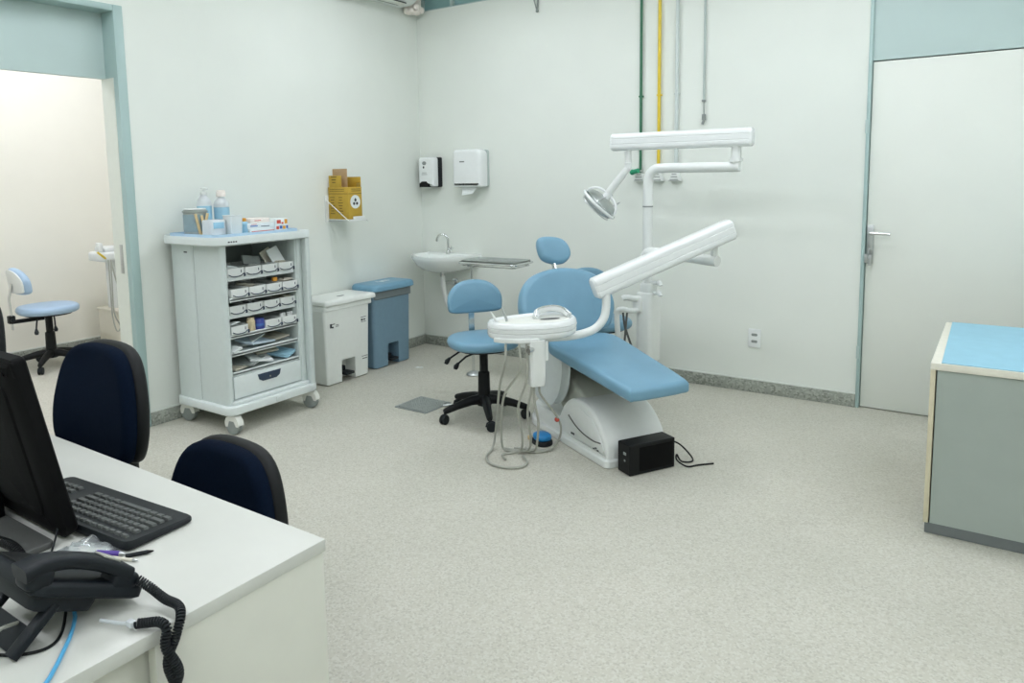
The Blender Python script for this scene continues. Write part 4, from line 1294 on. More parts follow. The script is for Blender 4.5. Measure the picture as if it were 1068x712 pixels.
cpts = [CW @ Vector(p) for p in ((0.06, 0.335, 0.10), (0.03, 0.37, 0.10), (0.04, 0.43, 0.07), (0.09, 0.46, 0.02), (0.12, 0.44, 0.006), (0.105, 0.385, 0.012), (0.10, 0.36, 0.05), (0.12, 0.345, 0.03), (0.16, 0.375, 0.006), (0.17, 0.44, 0.005), (0.19, 0.52, 0.005))]
cbm.tube(spline(cpts, 6), 0.0045, 6)
single(cbm, 'power_cable', 'black', 'black cable looping from the black power box onto the floor', 'cable', CW @ Vector((0.1, 0.42, 0)))

# blue foot control
fp = thing('foot_control', 'blue foot pedal on the floor beside the chair base', 'foot pedal', (-2.018, 3.348, 0), BR)
m = Mesh().loft(ellipse(0.062, 0.052, 2.4, 28), [(0.004, 0.0), (0, 0.004), (0, 0.02), (0.004, 0.026)])
m.build('base', 'black_soft', fp, local=True)
Mesh().pad(ellipse(0.056, 0.047, 2.4, 28), 0.035, 0.016, T(0, 0, 0.024), 0.006).build('pedal', 'blue_pedal', fp, local=True)
m = Mesh()
m.box((-0.082, -0.03, 0.012), (0.034, 0.02, 0.022), bev=0.004)
m.build('plug', 'wood', fp, local=True)

# ------------------------------------------------------------------ dental unit: column, lamp arm, tray arm
du = thing('dental_unit', 'white dental unit with lamp arm and tray arm behind the dental chair', 'dental unit', (-1.77, 4.2, 0))
UX, UY = -1.77, 4.2
m = Mesh()
m.slab(rrect(0.105, 0.17, 0.03, 5, -1.772, 4.225), 0.30, 0.745, ID, 0.012)
ML, L_ = along((-1.775, 4.20, 0.33), (-1.883, 3.875, 0.31))
m.loft(rrect(0.07, 0.05, 0.015, 4), [(0.004, 0), (0, 0.004), (0, L_)], ML)
m.slab(rrect(0.085, 0.11, 0.03, 5, -1.765, 4.21), 0.74, 0.80, ID, 0.01)
m.build('unit_body', 'white', du)
m = Mesh()
m.tube(spline([(UX, UY, 0.78), (UX, UY, 1.0), (UX, UY, 1.3), (UX, UY, 1.40), (UX + 0.008, UY, 1.45), (UX + 0.04, UY, 1.485), (UX + 0.09, UY, 1.494), (UX + 0.3, UY, 1.494), (-1.225, UY, 1.494)], 6), 0.029, 18)
co = m.build('column', 'white', du)
m = Mesh().lathe([(0.030, 1.262), (0.0315, 1.264), (0.0315, 1.268), (0.030, 1.27)], T(UX, UY, 0), 20)
m.build('collar', 'mid_grey', co)
def rib_bar(p0, p1, w, h, notches=(-0.014, 0.018)):
    M0, L = along(p0, p1)
    poly = []
    r = 0.024
    def arc(cx, cy, a0, a1, n=6):
        for i in range(n + 1):
            a = a0 + (a1 - a0) * i / n
            poly.append((cx + r * math.cos(a), cy + r * math.sin(a)))
    arc(w / 2 - r, h / 2 - r, 0, PI / 2)
    arc(-w / 2 + r, h / 2 - r, PI / 2, PI)
    for q in reversed(notches):
        poly.extend([(-w / 2, q + 0.003), (-w / 2 + 0.0025, q), (-w / 2, q - 0.003)])
    arc(-w / 2 + r, -h / 2 + r, PI, 1.5 * PI)
    arc(w / 2 - r, -h / 2 + r, 1.5 * PI, 2 * PI)
    for q in notches:
        poly.extend([(w / 2, q - 0.003), (w / 2 - 0.0025, q), (w / 2, q + 0.003)])
    Ls = [(0.018, 0), (0.006, 0.004), (0, 0.014), (0, L - 0.014), (0.006, L - 0.004), (0.018, L)]
    rr = []
    for d, z in Ls:
        k = 1 - d / (min(w, h) / 2)
        rr.append([M0 @ Vector((p[0] * k, p[1] * k, z)) for p in poly])
    return Mesh().rings(rr)
la = rib_bar((-2.01, UY, 1.657), (-1.15, UY, 1.657), 0.08, 0.104).build('lamp_arm', 'white_gloss', du, sharp=22)
m = Mesh().cyl((-1.245, UY, 1.49), (-1.245, UY, 1.61), 0.027, n=16)
m.lathe([(0.001, 0), (0.036, 0), (0.036, 0.018), (0.001, 0.018)], T(-1.245, UY, 1.522), 18)
m.build('lamp_arm_post', 'white', du)
m = Mesh()
m.cyl((-1.90, UY, 1.61), (-1.90, UY, 1.50), 0.021, n=14)
m.lathe([(0.022, 0.0), (0.0235, 0.002), (0.0235, 0.006), (0.022, 0.008)], T(-1.90, UY, 1.525), 18)
m.ball((-1.90, UY, 1.50), 0.0215, n=8)
m.tube([(-1.90, UY, 1.50), (-2.0, UY - 0.022, 1.372), (-2.02, UY - 0.026, 1.347)], [0.021, 0.024, 0.022], 14)
m.build('lamp_drop_arm', 'white', du)
# the lamp head
ln_ = Vector((-0.66, -0.22, -0.72)).normalized()
lx_ = Vector((0.72, 0.0, -0.66))
lx_ = (lx_ - ln_ * lx_.dot(ln_)).normalized()
ly_ = ln_.cross(lx_)
lc = Vector((-2.045, UY - 0.03, 1.312))
LM = axes(lc, lx_, ly_, ln_)
m = Mesh()
m.lathe([(0.02, -0.004), (0.06, 0.002), (0.095, 0.014), (0.112, 0.030), (0.115, 0.030), (0.098, 0.009), (0.062, -0.006), (0.02, -0.012)], LM, 36, False, False)
lh = m.build('lamp_head', 'steel_tray', du)
m = Mesh()
m.lathe([(0.024, -0.001), (0.06, 0.005), (0.092, 0.017), (0.106, 0.029)], LM, 36, False, False)
m.build('reflector', 'chrome', lh)
Mesh().lathe([(0.001, 0.004), (0.018, 0.004), (0.02, 0.014), (0.016, 0.03), (0.001, 0.034)], LM, 16).build('bulb', 'frost', lh)
m = Mesh().rings([[LM @ Vector((r * math.cos(2 * PI * i / 36), r * math.sin(2 * PI * i / 36), z)) for i in range(36)] for r, z in ((0.116, 0.05), (0.10, 0.072), (0.06, 0.086), (0.001, 0.090), (0.001, 0.092), (0.06, 0.088), (0.102, 0.074), (0.118, 0.052))], False, False)
m.build('lamp_shield', 'clear_plastic', lh)
m = Mesh()
m.tube([LM @ Vector((0.120 * math.cos(2 * PI * i / 40), 0.120 * math.sin(2 * PI * i / 40), 0.048)) for i in range(40)], 0.0095, 8, closed=True)
m.tube(spline([LM @ Vector(p) for p in ((0.118, 0, 0.048), (0.11, 0, 0.01), (0.07, 0, -0.026), (0, 0, -0.036), (-0.07, 0, -0.026), (-0.11, 0, 0.01), (-0.118, 0, 0.048))], 5), 0.008, 8)
m.cyl(LM @ Vector((0, 0, -0.05)), LM @ Vector((0, 0, -0.008)), 0.026, n=16)
m.build('lamp_yoke', 'white_gloss', lh)
Mesh().tube([LM @ Vector((0.104 * math.cos(2 * PI * i / 40), 0.104 * math.sin(2 * PI * i / 40), 0.083)) for i in range(40)], 0.0028, 6, closed=True).build('shield_rim', 'silver', lh)
for s_ in (-1, 1):
    m = Mesh()
    m.tube(spline([LM @ Vector(p) for p in ((0.02, s_ * 0.12, 0.045), (0.03, s_ * 0.14, 0.01), (0.04, s_ * 0.145, -0.02), (0.045, s_ * 0.14, -0.035))], 4), 0.004, 8)
    m.build('lamp_handle', 'silver', lh)

# tray arm
E0 = Vector((-1.278, 3.95, 0.985))
m = Mesh()
m.tube(spline([(UX + 0.005, UY - 0.075, 0.86), (UX + 0.008, UY - 0.075, 0.93), (UX + 0.03, UY - 0.085, 0.985), (UX + 0.09, UY - 0.11, 1.0), (UX + 0.25, UY - 0.168, 0.994), (E0.x + 0.02, E0.y - 0.01, E0.z)], 6), 0.030, 16)
m.box((UX + 0.002, UY - 0.035, 0.90), (0.07, 0.10, 0.06), bev=0.01)
m.build('swing_arm', 'white', du)
Mesh().cyl((E0.x, E0.y, E0.z), (E0.x, E0.y, E0.z + 0.12), 0.019, n=14).build('arm_post', 'white', du)
A0, A1 = (-1.725, 3.385, 0.872), (-1.195, 3.985, 1.163)
rib_bar(A0, A1, 0.085, 0.112, (-0.016, 0.018)).build('tray_arm', 'white_gloss', du, sharp=22)
m = Mesh()
m.tube(spline([(-1.668, 3.42, 0.86), (-1.668, 3.42, 0.78), (-1.675, 3.405, 0.72), (-1.705, 3.37, 0.672), (-1.75, 3.31, 0.650), (-1.80, 3.24, 0.645), (-1.87, 3.15, 0.648)], 6), 0.022, 14)
m.build('tray_support', 'white', du)
# tray: its x runs to the right of the picture, y away
e1, e2 = Vector((0.62, 0.785, 0)), Vector((-0.785, 0.62, 0))
TC = Vector((-1.925, 3.125, 0))
TM = axes(TC, e1, e2, (0, 0, 1))
tp = [(-0.225, -0.055), (-0.14, -0.12), (0.0, -0.152), (0.12, -0.135), (0.205, -0.06), (0.232, 0.04), (0.19, 0.13), (0.06, 0.16), (-0.10, 0.135), (-0.20, 0.09), (-0.24, 0.02)]
tp = [(v.x, v.y) for v in spline([(p[0], p[1], 0) for p in tp], 5, True)]
m = Mesh().loft(tp, [(0.05, 0.656), (0.02, 0.660), (0.006, 0.668), (0.0, 0.680), (0.0, 0.692), (0.006, 0.695), (0.0, 0.698), (-0.002, 0.714), (0.004, 0.717), (-0.001, 0.720), (0.002, 0.735), (0.010, 0.744), (0.022, 0.746), (0.030, 0.738), (0.034, 0.730)], TM)
td = m.build('delivery_tray', 'white_gloss', du)
Mesh().loft(inset(tp, 0.036), [(0, 0.7303), (0.001, 0.734)], TM).build('tray_mat', 'off_white', td)
m = Mesh()
m.tube(spline([TM @ Vector(p) for p in ((0.02, 0.03, 0.742), (0.05, 0.075, 0.765), (0.12, 0.095, 0.772), (0.18, 0.07, 0.765), (0.20, 0.02, 0.745))], 5), 0.017, 10)
m.build('tray_rim_handle', 'white_gloss', td)
m = Mesh()
m.tube(spline([TM @ Vector(p) for p in ((0.015, 0.02, 0.748), (0.045, 0.06, 0.782), (0.12, 0.078, 0.790), (0.175, 0.055, 0.782), (0.195, 0.01, 0.752))], 5), 0.004, 8)
m.build('handle_rail', 'chrome', td)
Mesh().loft(ellipse(0.055, 0.022, 2.2, 20), [(0, 0.7345), (0.004, 0.7365)], TM @ T(0.09, 0.01, 0)).build('handle_recess', 'dark_grey', td)
m = Mesh()
m.slab([(-0.232, -0.055), (-0.20, -0.095), (-0.12, -0.14), (-0.03, -0.158), (-0.03, -0.12), (-0.20, -0.02)], 0.652, 0.676, TM, 0.006)
m.build('instrument_holder', 'white', td)
for i, (p0, p1, mt) in enumerate((((-0.20, -0.02, 0.738), (-0.235, -0.015, 0.80), 'white'), ((-0.135, 0.03, 0.736), (-0.155, 0.04, 0.80), 'silver'))):
    m = Mesh().tube([TM @ Vector(p0), TM @ (Vector(p0) * 0.4 + Vector(p1) * 0.6), TM @ Vector(p1)], [0.007, 0.006, 0.003], 8)
    m.build('handpiece', mt, td)
# support block under the tray
m = Mesh()
KC = Vector((-1.85, 3.018, 0))
KM = axes(KC, e1, e2, (0, 0, 1))
m.loft(rrect(0.082, 0.075, 0.018, 4), [(0.022, 0.432), (0.006, 0.437), (0.003, 0.45), (0, 0.50), (0, 0.665)], KM)
m.slab(rrect(0.02, 0.045, 0.008, 3, 0.048, 0.0), 0.56, 0.655, KM, 0.004)
kb_ = m.build('control_block', 'white', du)
m = Mesh()
m.cyl(KM @ Vector((-0.03, -0.03, 0.625)), KM @ Vector((-0.06, -0.055, 0.625)), 0.013, n=12)
m.cyl(KM @ Vector((-0.055, -0.05, 0.605)), KM @ Vector((-0.055, -0.05, 0.65)), 0.006, n=8)
m.build('valve_knob', 'chrome', kb_)
# hoses hanging from the tray, looping on the floor
G = lambda x, y, z=0.009: Vector((x, y, z))
hoses = [
    [TM @ Vector((-0.185, -0.10, 0.65)), TM @ Vector((-0.19, -0.10, 0.55)), Vector((-2.07, 3.02, 0.40)), Vector((-2.13, 3.08, 0.22)), Vector((-2.19, 3.14, 0.06)), G(-2.19, 3.11), G(-2.16, 3.02), G(-2.09, 2.95), G(-2.0, 2.94), G(-1.93, 2.99), G(-1.935, 3.06), G(-2.0, 3.12)],
    [TM @ Vector((-0.125, -0.13, 0.65)), TM @ Vector((-0.125, -0.13, 0.52)), Vector((-2.03, 3.0, 0.36)), Vector((-2.09, 3.06, 0.18)), Vector((-2.13, 3.12, 0.05)), G(-2.12, 3.14), G(-2.05, 3.17), G(-1.98, 3.20), G(-1.93, 3.26), G(-1.925, 3.34, 0.03)],
    [TM @ Vector((-0.09, -0.135, 0.65)), TM @ Vector((-0.09, -0.135, 0.48)), Vector((-1.96, 3.02, 0.30)), Vector((-1.97, 3.07, 0.14)), Vector((-2.01, 3.12, 0.04)), G(-2.07, 3.13), G(-2.10, 3.08), G(-2.05, 3.03)],
    [TM @ Vector((-0.055, -0.135, 0.65)), TM @ Vector((-0.06, -0.135, 0.46)), Vector((-1.91, 3.03, 0.28)), Vector((-1.93, 3.09, 0.12)), Vector((-1.99, 3.15, 0.03)), G(-2.08, 3.17), G(-2.14, 3.16)],
    [KM @ Vector((-0.01, 0.0, 0.44)), KM @ Vector((-0.01, 0.005, 0.36)), Vector((-1.86, 3.05, 0.24)), Vector((-1.90, 3.10, 0.10)), Vector((-1.96, 3.17, 0.03)), G(-2.02, 3.20), G(-2.05, 3.23)],
    [KM @ Vector((0.02, 0.01, 0.44)), KM @ Vector((0.03, 0.02, 0.38)), Vector((-1.83, 3.16, 0.26)), Vector((-1.83, 3.22, 0.18)), Vector((-1.86, 3.27, 0.10)), Vector((-1.90, 3.28, 0.03)), G(-1.94, 3.26), G(-2.02, 3.22), G(-2.10, 3.19)],
]
for i, h in enumerate(hoses):
    Mesh().tube(spline(h, 8), 0.0062 if i != 5 else 0.0055, 8).build('hose', 'hose_grey', du)
Mesh().ball(Vector((-1.833, 3.19, 0.215)), 0.013, n=8).build('hose_clip', 'red', du)
# assistant side holder with suction hoses and cup filler spouts
m = Mesh()
m.tube(spline([(-1.79, 4.15, 0.705), (-1.82, 4.10, 0.712), (-1.85, 4.06, 0.722), (-1.865, 4.05, 0.715)], 5), 0.018, 12)
m.tube(spline([(-1.79, 4.14, 0.640), (-1.83, 4.08, 0.638), (-1.86, 4.05, 0.650), (-1.885, 4.04, 0.645), (-1.897, 4.04, 0.615), (-1.895, 4.04, 0.55), (-1.890, 4.045, 0.46)], 5), 0.017, 12)
m.box((-1.805, 4.14, 0.67), (0.06, 0.05, 0.09), bev=0.015)
m.build('suction_holder', 'white', du)
for p in (((-1.862, 4.05, 0.63), (-1.85, 4.05, 0.55), (-1.825, 4.07, 0.45), (-1.82, 4.13, 0.36)), ((-1.84, 4.06, 0.63), (-1.845, 4.05, 0.52), (-1.85, 4.06, 0.42), (-1.82, 4.13, 0.34))):
    Mesh().tube(spline(p, 5), 0.007, 8).build('suction_hose', 'dark_grey', du)
for z in (0.80, 0.738):
    m = Mesh().tube(spline([(-1.74, 4.19, z), (-1.70, 4.18, z + 0.006), (-1.678, 4.17, z + 0.008), (-1.668, 4.165, z - 0.008)], 4), [0.012] * 13, 10)
    m.ball((-1.684, 4.172, z + 0.008), 0.017, n=8)
    m.build('spout', 'white_gloss', du)

# ------------------------------------------------------------------ desk
dk = thing('desk', 'white office desk in the left foreground', 'desk', (-2.2, 0.63, 0))
GX0, GX1, GY0, GY1, GZ = -3.70, -1.096, 0.26, 0.966, 0.74
Mesh().span((GX0, GX1), (GY0, GY1), (GZ - 0.026, GZ), bev=0.002).build('desk_top', 'desk_top', dk)
Mesh().span((-1.122, -1.099), (0.60, GY1 - 0.004), (0.003, GZ - 0.026), bev=0.0015).build('end_panel', 'desk_panel', dk)
Mesh().span((-1.150, -1.128), (GY0 + 0.03, 0.63), (0.003, GZ - 0.026), bev=0.0015).build('end_panel', 'desk_panel', dk)
Mesh().span((-3.66, -1.16), (0.40, 0.418), (0.25, GZ - 0.026), bev=0.001).build('modesty_panel', 'desk_panel', dk)
Mesh().span((-3.695, -3.67), (GY0 + 0.03, GY1 - 0.004), (0.003, GZ - 0.026), bev=0.0015).build('end_panel', 'desk_panel', dk)

# monitor seen from behind
mo = thing('monitor', 'black computer monitor seen from behind at the left of the desk', 'monitor', (-1.77, 0.66, GZ))
tl = 0.19
MM = axes((-1.77, 0.684, 0.7475), (1, 0, 0), (0, -math.sin(tl), math.cos(tl)), (0, -math.cos(tl), -math.sin(tl)))
mh = 0.395
pl = rrect(0.50, mh, (0.012, 0.012, 0.03, 0.03), 5, 0, mh / 2)
m = Mesh().loft(pl, [(0.004, -0.012), (0, -0.008), (0, 0.012), (0.012, 0.02), (0.03, 0.024)], MM)
m.build('casing', 'black_matt', mo)
Mesh().loft(rrect(0.475, mh - 0.05, 0.003, 2, 0, mh / 2 + 0.008), [(0, -0.0135), (0, -0.011)], MM).build('screen', 'black', mo)
m = Mesh().loft(rrect(0.44, 0.30, 0.03, 5, -0.01, mh / 2), [(0, 0.02), (0.004, 0.028), (0.03, 0.036)], MM)
m.span((-0.25, 0.25), (mh - 0.035, mh - 0.004), (0.010, 0.017), MM, 0.003)
m.build('rear_cover', 'black_matt', mo)
m = Mesh()
for i in range(16):
    m.box((-0.15 + i * 0.02, mh - 0.10, 0.0365), (0.010, 0.05, 0.002), MM)
m.build('vent_grille', 'black', mo)
m = Mesh()
m.box((-1.78, 0.632, 0.835), (0.09, 0.024, 0.17), RX(0), bev=0.006)
m.build('stand_neck', 'black_matt', mo)
m = Mesh().slab(rrect(0.46, 0.062, 0.012, 4, -1.758, 0.617), GZ + 0.0005, GZ + 0.014, ID, 0.003)
m.build('stand_base', 'dark_grey', mo, label='flat dark grey base plate')
Mesh().cyl((-1.90, 0.625, 0.82), (-1.92, 0.61, 0.82), 0.014, n=12).build('socket', 'dark_grey', mo)

# keyboard
kbw = T(-1.61, 0.772, GZ) @ RZ(0.075)
kb = thing('keyboard', 'black computer keyboard beside the monitor on the desk', 'keyboard', (-1.61, 0.772, GZ), 0.075)
m = Mesh()
kp = rrect(0.455, 0.158, (0.02, 0.02, 0.02, 0.02), 5)
tilt = lambda y: 0.010 - 0.05 * y
rr = []
for d, z in ((0.006, -1), (0.0, -0.6), (0.0, 0.2), (0.004, 1)):
    rr.append([Vector((p[0], p[1], 0.0015 if z == -1 else (0.0015 + (tilt(p[1]) + 0.006) * (0.25 if z == -0.6 else 0.7 if z == 0.2 else 1.0)))) for p in (inset(kp, d) if d else kp)])
m.rings(rr)
m.build('case', 'black_soft', kb, local=True)
rows = [(-0.060, 0.012, [1.0] * 13, 0.0), (-0.036, 0.0155, [1.0] * 13 + [1.6], 0), (-0.018, 0.0155, [1.5] + [1.0] * 12 + [1.1], 0), (0.0, 0.0155, [1.8] + [1.0] * 11 + [1.8], 0), (0.018, 0.0155, [2.2] + [1.0] * 10 + [2.4], 0), (0.036, 0.0155, [1.3, 1.1, 1.3, 5.6, 1.3, 1.1, 1.3, 1.5], 0)]
keymesh = {}
nk = 0
def add_key(xc, yc, w, d):
    global nk
    k = (round(w, 4), round(d, 4))
    if k not in keymesh:
        mm = Mesh().loft(rrect(w, d, 0.002, 2), [(0, 0), (0.0008, 0.004), (0.002, 0.006)])
        o = mm.build('key', 'key_grey', kb, local=True)
        keymesh[k] = o
    else:
        o = keymesh[k].copy()
        COL.objects.link(o)
        o.parent = kb
    o.location = (xc, yc, tilt(yc) + 0.0065)
    o.rotation_euler = (-0.05, 0, 0)
    nk += 1
for yc, d, ws, off in rows:
    xx = 0.205
    u = 0.0186
    tot = sum(ws)
    if yc == -0.060:
        u = 0.0205
    else:
        u = 0.0186 * 14.6 / tot if False else 0.0186
    for w in ws:
        add_key(xx - w * u / 2, yc, w * u - 0.003, d - 0.002)
        xx -= w * u
for i in range(4):
    for yc in (-0.036, -0.018, 0.0, 0.018, 0.036):
        if nk < 98:
            add_key(-0.125 - i * 0.0186, yc, 0.0156, 0.0135)

# telephone, seen from behind its right-hand side
ph = thing('telephone', 'black desk telephone on a stand at the near edge of the desk', 'telephone', (-1.28, 0.55, GZ))
PB, PFr = Vector((-1.278, 0.462, 0.834)), Vector((-1.278, 0.632, 0.747))
pv = (PB - PFr).normalized()
pn = Vector((1, 0, 0)).cross(-pv)
pn = pn if pn.z > 0 else -pn
PL = (PB - PFr).length
PM = axes(PFr, (1, 0, 0), pv, pn)
m = Mesh().loft(rrect(0.178, PL, (0.022, 0.022, 0.015, 0.015), 5, 0, PL / 2), [(0.010, 0.0), (0.0, 0.005), (0, 0.018), (0.005, 0.025), (0.010, 0.027)], PM)
m.loft(rrect(0.15, 0.11, 0.02, 4, 0.0, 0.122), [(0.016, -0.026), (0.004, -0.022), (0, -0.008), (0, 0.002)], PM)
m.build('body', 'phone_black', ph)
for xx in (-1.343, -1.213):
    M1, L = along((xx, 0.505, 0.800), (xx, 0.437, 0.7445))
    Mesh().loft(rrect(0.022, 0.015, 0.004, 3), [(0.001, 0), (0, 0.002), (0, L - 0.001)], M1).build('stand_leg', 'phone_black', ph)
M1, L = along((-1.278, 0.470, 0.774), (-1.278, 0.440, 0.747))
Mesh().loft(rrect(0.112, 0.006, 0.002, 2), [(0, 0), (0, L)], M1).build('stand_plate', 'phone_black', ph)
hs = spline([(-1.214, 0.460, 0.870), (-1.214, 0.495, 0.871), (-1.214, 0.535, 0.858), (-1.214, 0.580, 0.832), (-1.214, 0.620, 0.798)], 6)
m = Mesh()
rr = []
for i, p in enumerate(hs):
    q = hs[min(i + 1, len(hs) - 1)] - hs[max(i - 1, 0)]
    q.normalize()
    up = Vector((1, 0, 0)).cross(q)
    up = up if up.z > 0 else -up
    e = abs(i / (len(hs) - 1) - 0.5) * 2
    rr.append([p + Vector((1, 0, 0)) * x_ + up * y_ for x_, y_ in rrect(0.042 + 0.008 * e, 0.021 + 0.003 * e, 0.008, 3)])
m.rings(rr)
hso = m.build('handset', 'phone_black', ph)
Mesh().box((0, 0, 0), (0.047, 0.042, 0.036), T(-1.214, 0.482, 0.855) @ RX(-0.35), bev=0.011, seg=3).build('ear_cap', 'phone_black', hso)
Mesh().box((0, 0, 0), (0.047, 0.050, 0.040), T(-1.214, 0.608, 0.788) @ RX(-0.62), bev=0.010, seg=3).build('mouth_cap', 'phone_black', hso)
Mesh().box((0, 0, 0.012), (0.03, 0.034, 0.003), T(-1.214, 0.587, 0.8275) @ RX(-0.66), bev=0.001).build('handset_highlight', 'hose_grey', hso)  # pale patch painted in for the light reflected on the handset
m = Mesh()
for i in range(4):
    for j in range(3):
        m.box((-0.055 + j * 0.028, 0.03 + i * 0.02, 0.028), (0.02, 0.013, 0.006), PM, 0.002)
m.build('keypad', 'key_grey', ph)
Mesh().box((-0.03, 0.155, 0.028), (0.09, 0.045, 0.004), PM, 0.001).build('display', 'black', ph)

def helix(path, R, pitch, k=10, ph0=0.0):
    P = path
    out = []
    d = 0
    ds = []
    for i in range(len(P)):
        if i:
            d += (P[i] - P[i - 1]).length
        ds.append(d)
    total = d
    n = int(total / pitch * k)
    u = None
    j = 0
    for s in range(n + 1):
        t = total * s / n
        while j < len(P) - 2 and ds[j + 1] < t:
            j += 1
        f_ = (t - ds[j]) / max(1e-9, ds[j + 1] - ds[j])
        c = P[j].lerp(P[j + 1], f_)
        tg = (P[j + 1] - P[j]).normalized()
        if u is None:
            u = tg.orthogonal().normalized()
        u = (u - tg * u.dot(tg)).normalized()
        v = tg.cross(u)
        a = 2 * PI * t / pitch + ph0
        out.append(c + u * (R * math.cos(a)) + v * (R * math.sin(a)))
    return out
p1 = spline([(-1.190, 0.630, 0.785), (-1.172, 0.640, 0.772), (-1.142, 0.648, 0.757), (-1.108, 0.650, 0.756), (-1.082, 0.638, 0.752), (-1.072, 0.622, 0.730), (-1.074, 0.606, 0.69), (-1.066, 0.616, 0.63), (-1.077, 0.604, 0.57), (-1.067, 0.614, 0.51), (-1.071, 0.60, 0.44)], 8)
p2 = spline([(-1.126, 0.587, 0.7505), (-1.112, 0.598, 0.7515), (-1.094, 0.608, 0.7535), (-1.077, 0.610, 0.747), (-1.073, 0.604, 0.72), (-1.064, 0.618, 0.67), (-1.077, 0.600, 0.61), (-1.064, 0.618, 0.55), (-1.076, 0.600, 0.49), (-1.071, 0.60, 0.44)], 8)
Mesh().tube(helix(p1, 0.0065, 0.0046), 0.0021, 5).build('coiled_cord', 'black_soft', ph)
Mesh().tube(helix(p2, 0.0065, 0.0046, ph0=1.5), 0.0021, 5).build('coiled_cord', 'black_soft', ph)
m = Mesh()
m.tube([(-1.128, 0.586, 0.7505), (-1.155, 0.575, 0.748), (-1.19, 0.562, 0.748)], 0.003, 8)
m.box((-1.134, 0.583, 0.7505), (0.016, 0.012, 0.011), T(0, 0, 0), bev=0.003)
m.build('cord_end', 'frost', ph)

# loose cables on the desk
c = Mesh().tube(spline([(-1.262, 0.556, 0.775), (-1.25, 0.55, 0.748), (-1.235, 0.543, 0.7445), (-1.20, 0.52, 0.7435), (-1.16, 0.488, 0.7435), (-1.129, 0.461, 0.7435), (-1.107, 0.437, 0.7435), (-1.10, 0.40, 0.7435), (-1.11, 0.34, 0.7435)], 6), 0.0033, 8)
single(c, 'network_cable', 'blue_cable', 'light blue network cable running from the telephone along the desk edge', 'cable', (-1.16, 0.488, GZ))
c = Mesh().tube(spline([(-1.275, 0.552, 0.775), (-1.255, 0.538, 0.748), (-1.215, 0.512, 0.743), (-1.196, 0.488, 0.743), (-1.203, 0.462, 0.743), (-1.237, 0.434, 0.743), (-1.30, 0.41, 0.743), (-1.40, 0.40, 0.743)], 6), 0.0025, 8)
single(c, 'cable', 'black', 'thin black cable curving out from under the telephone', 'cable', (-1.203, 0.462, GZ))
c = Mesh().tube(spline([(-1.25, 0.465, 0.775), (-1.235, 0.445, 0.785), (-1.225, 0.43, 0.79), (-1.23, 0.41, 0.775), (-1.26, 0.38, 0.75), (-1.33, 0.34, 0.7435), (-1.42, 0.32, 0.7435)], 6), 0.003, 8)
single(c, 'cable', 'hose_grey', 'grey cable beside the telephone stand', 'cable', (-1.25, 0.42, GZ))
p3 = spline([(-1.80, 0.535, 0.7505), (-1.70, 0.55, 0.7505), (-1.60, 0.565, 0.7715), (-1.53, 0.575, 0.772), (-1.48, 0.575, 0.752)], 8)
single(Mesh().tube(helix(p3, 0.0075, 0.0055), 0.0024, 5), 'coiled_cable', 'black', 'black coiled cable lying across the monitor base plate', 'cable', (-1.62, 0.56, GZ + 0.002))
c = Mesh().tube(spline([(-1.545, 0.668, 0.80), (-1.535, 0.655, 0.765), (-1.522, 0.64, 0.744), (-1.50, 0.625, 0.743), (-1.47, 0.60, 0.743)], 5), 0.0022, 6)
single(c, 'cable', 'black_soft', 'thin dark cable dropping from the corner of the monitor', 'cable', (-1.522, 0.64, GZ))

# bag and pens between keyboard and telephone
m = Mesh()
rd = random.Random(3)
nx, ny = 9, 7
top = [[Vector((-1.50 + 0.09 * i / (nx - 1) + rd.uniform(-0.004, 0.004), 0.635 + 0.075 * j / (ny - 1) + rd.uniform(-0.004, 0.004), GZ + 0.004 + (0 if i in (0, nx - 1) or j in (0, ny - 1) else rd.uniform(0.001, 0.016)))) for j in range(ny)] for i in range(nx)]
vt = [[m.bm.verts.new(p) for p in r] for r in top]
vb = [[m.bm.verts.new((p.x, p.y, GZ + 0.001)) for p in r] for r in top]
for i in range(nx - 1):
    for j in range(ny - 1):
        m.bm.faces.new((vt[i][j], vt[i + 1][j], vt[i + 1][j + 1], vt[i][j + 1]))
        m.bm.faces.new((vb[i][j], vb[i][j + 1], vb[i + 1][j + 1], vb[i + 1][j]))
for i in range(nx - 1):
    m.bm.faces.new((vt[i][0], vb[i][0], vb[i + 1][0], vt[i + 1][0]))
    m.bm.faces.new((vt[i][-1], vt[i + 1][-1], vb[i + 1][-1], vb[i][-1]))
for j in range(ny - 1):
    m.bm.faces.new((vt[0][j], vt[0][j + 1], vb[0][j + 1], vb[0][j]))
    m.bm.faces.new((vt[-1][j], vb[-1][j], vb[-1][j + 1], vt[-1][j + 1]))
single(m, 'plastic_bag', 'clear_plastic', 'crumpled clear plastic bag on the desk between keyboard and telephone', 'plastic bag', (-1.44, 0.67, GZ))
def pen(p, a, L, r, mt, tipm, label):
    t = thing('pen', label, 'pen', (p[0], p[1], GZ), a)
    Mesh().cyl((-L / 2, 0, r + 0.0005), (L / 2 - 0.012, 0, r + 0.0005), r, n=10).build('barrel', mt, t, local=True)
    Mesh().cyl((L / 2 - 0.012, 0, r + 0.0005), (L / 2, 0, r + 0.0005), r, r * 0.3, n=10).build('tip', tipm, t, local=True)
pen((-1.396, 0.690), 0.5, 0.06, 0.0055, 'purple', 'silver', 'short purple pen on the desk in front of the telephone')
pen((-1.352, 0.722), 1.0, 0.05, 0.004, 'black_soft', 'black', 'small dark pen at the corner of the keyboard')
pen((-1.362, 0.694), 0.35, 0.07, 0.003, 'cream', 'silver', 'thin cream pen beside the purple pen')

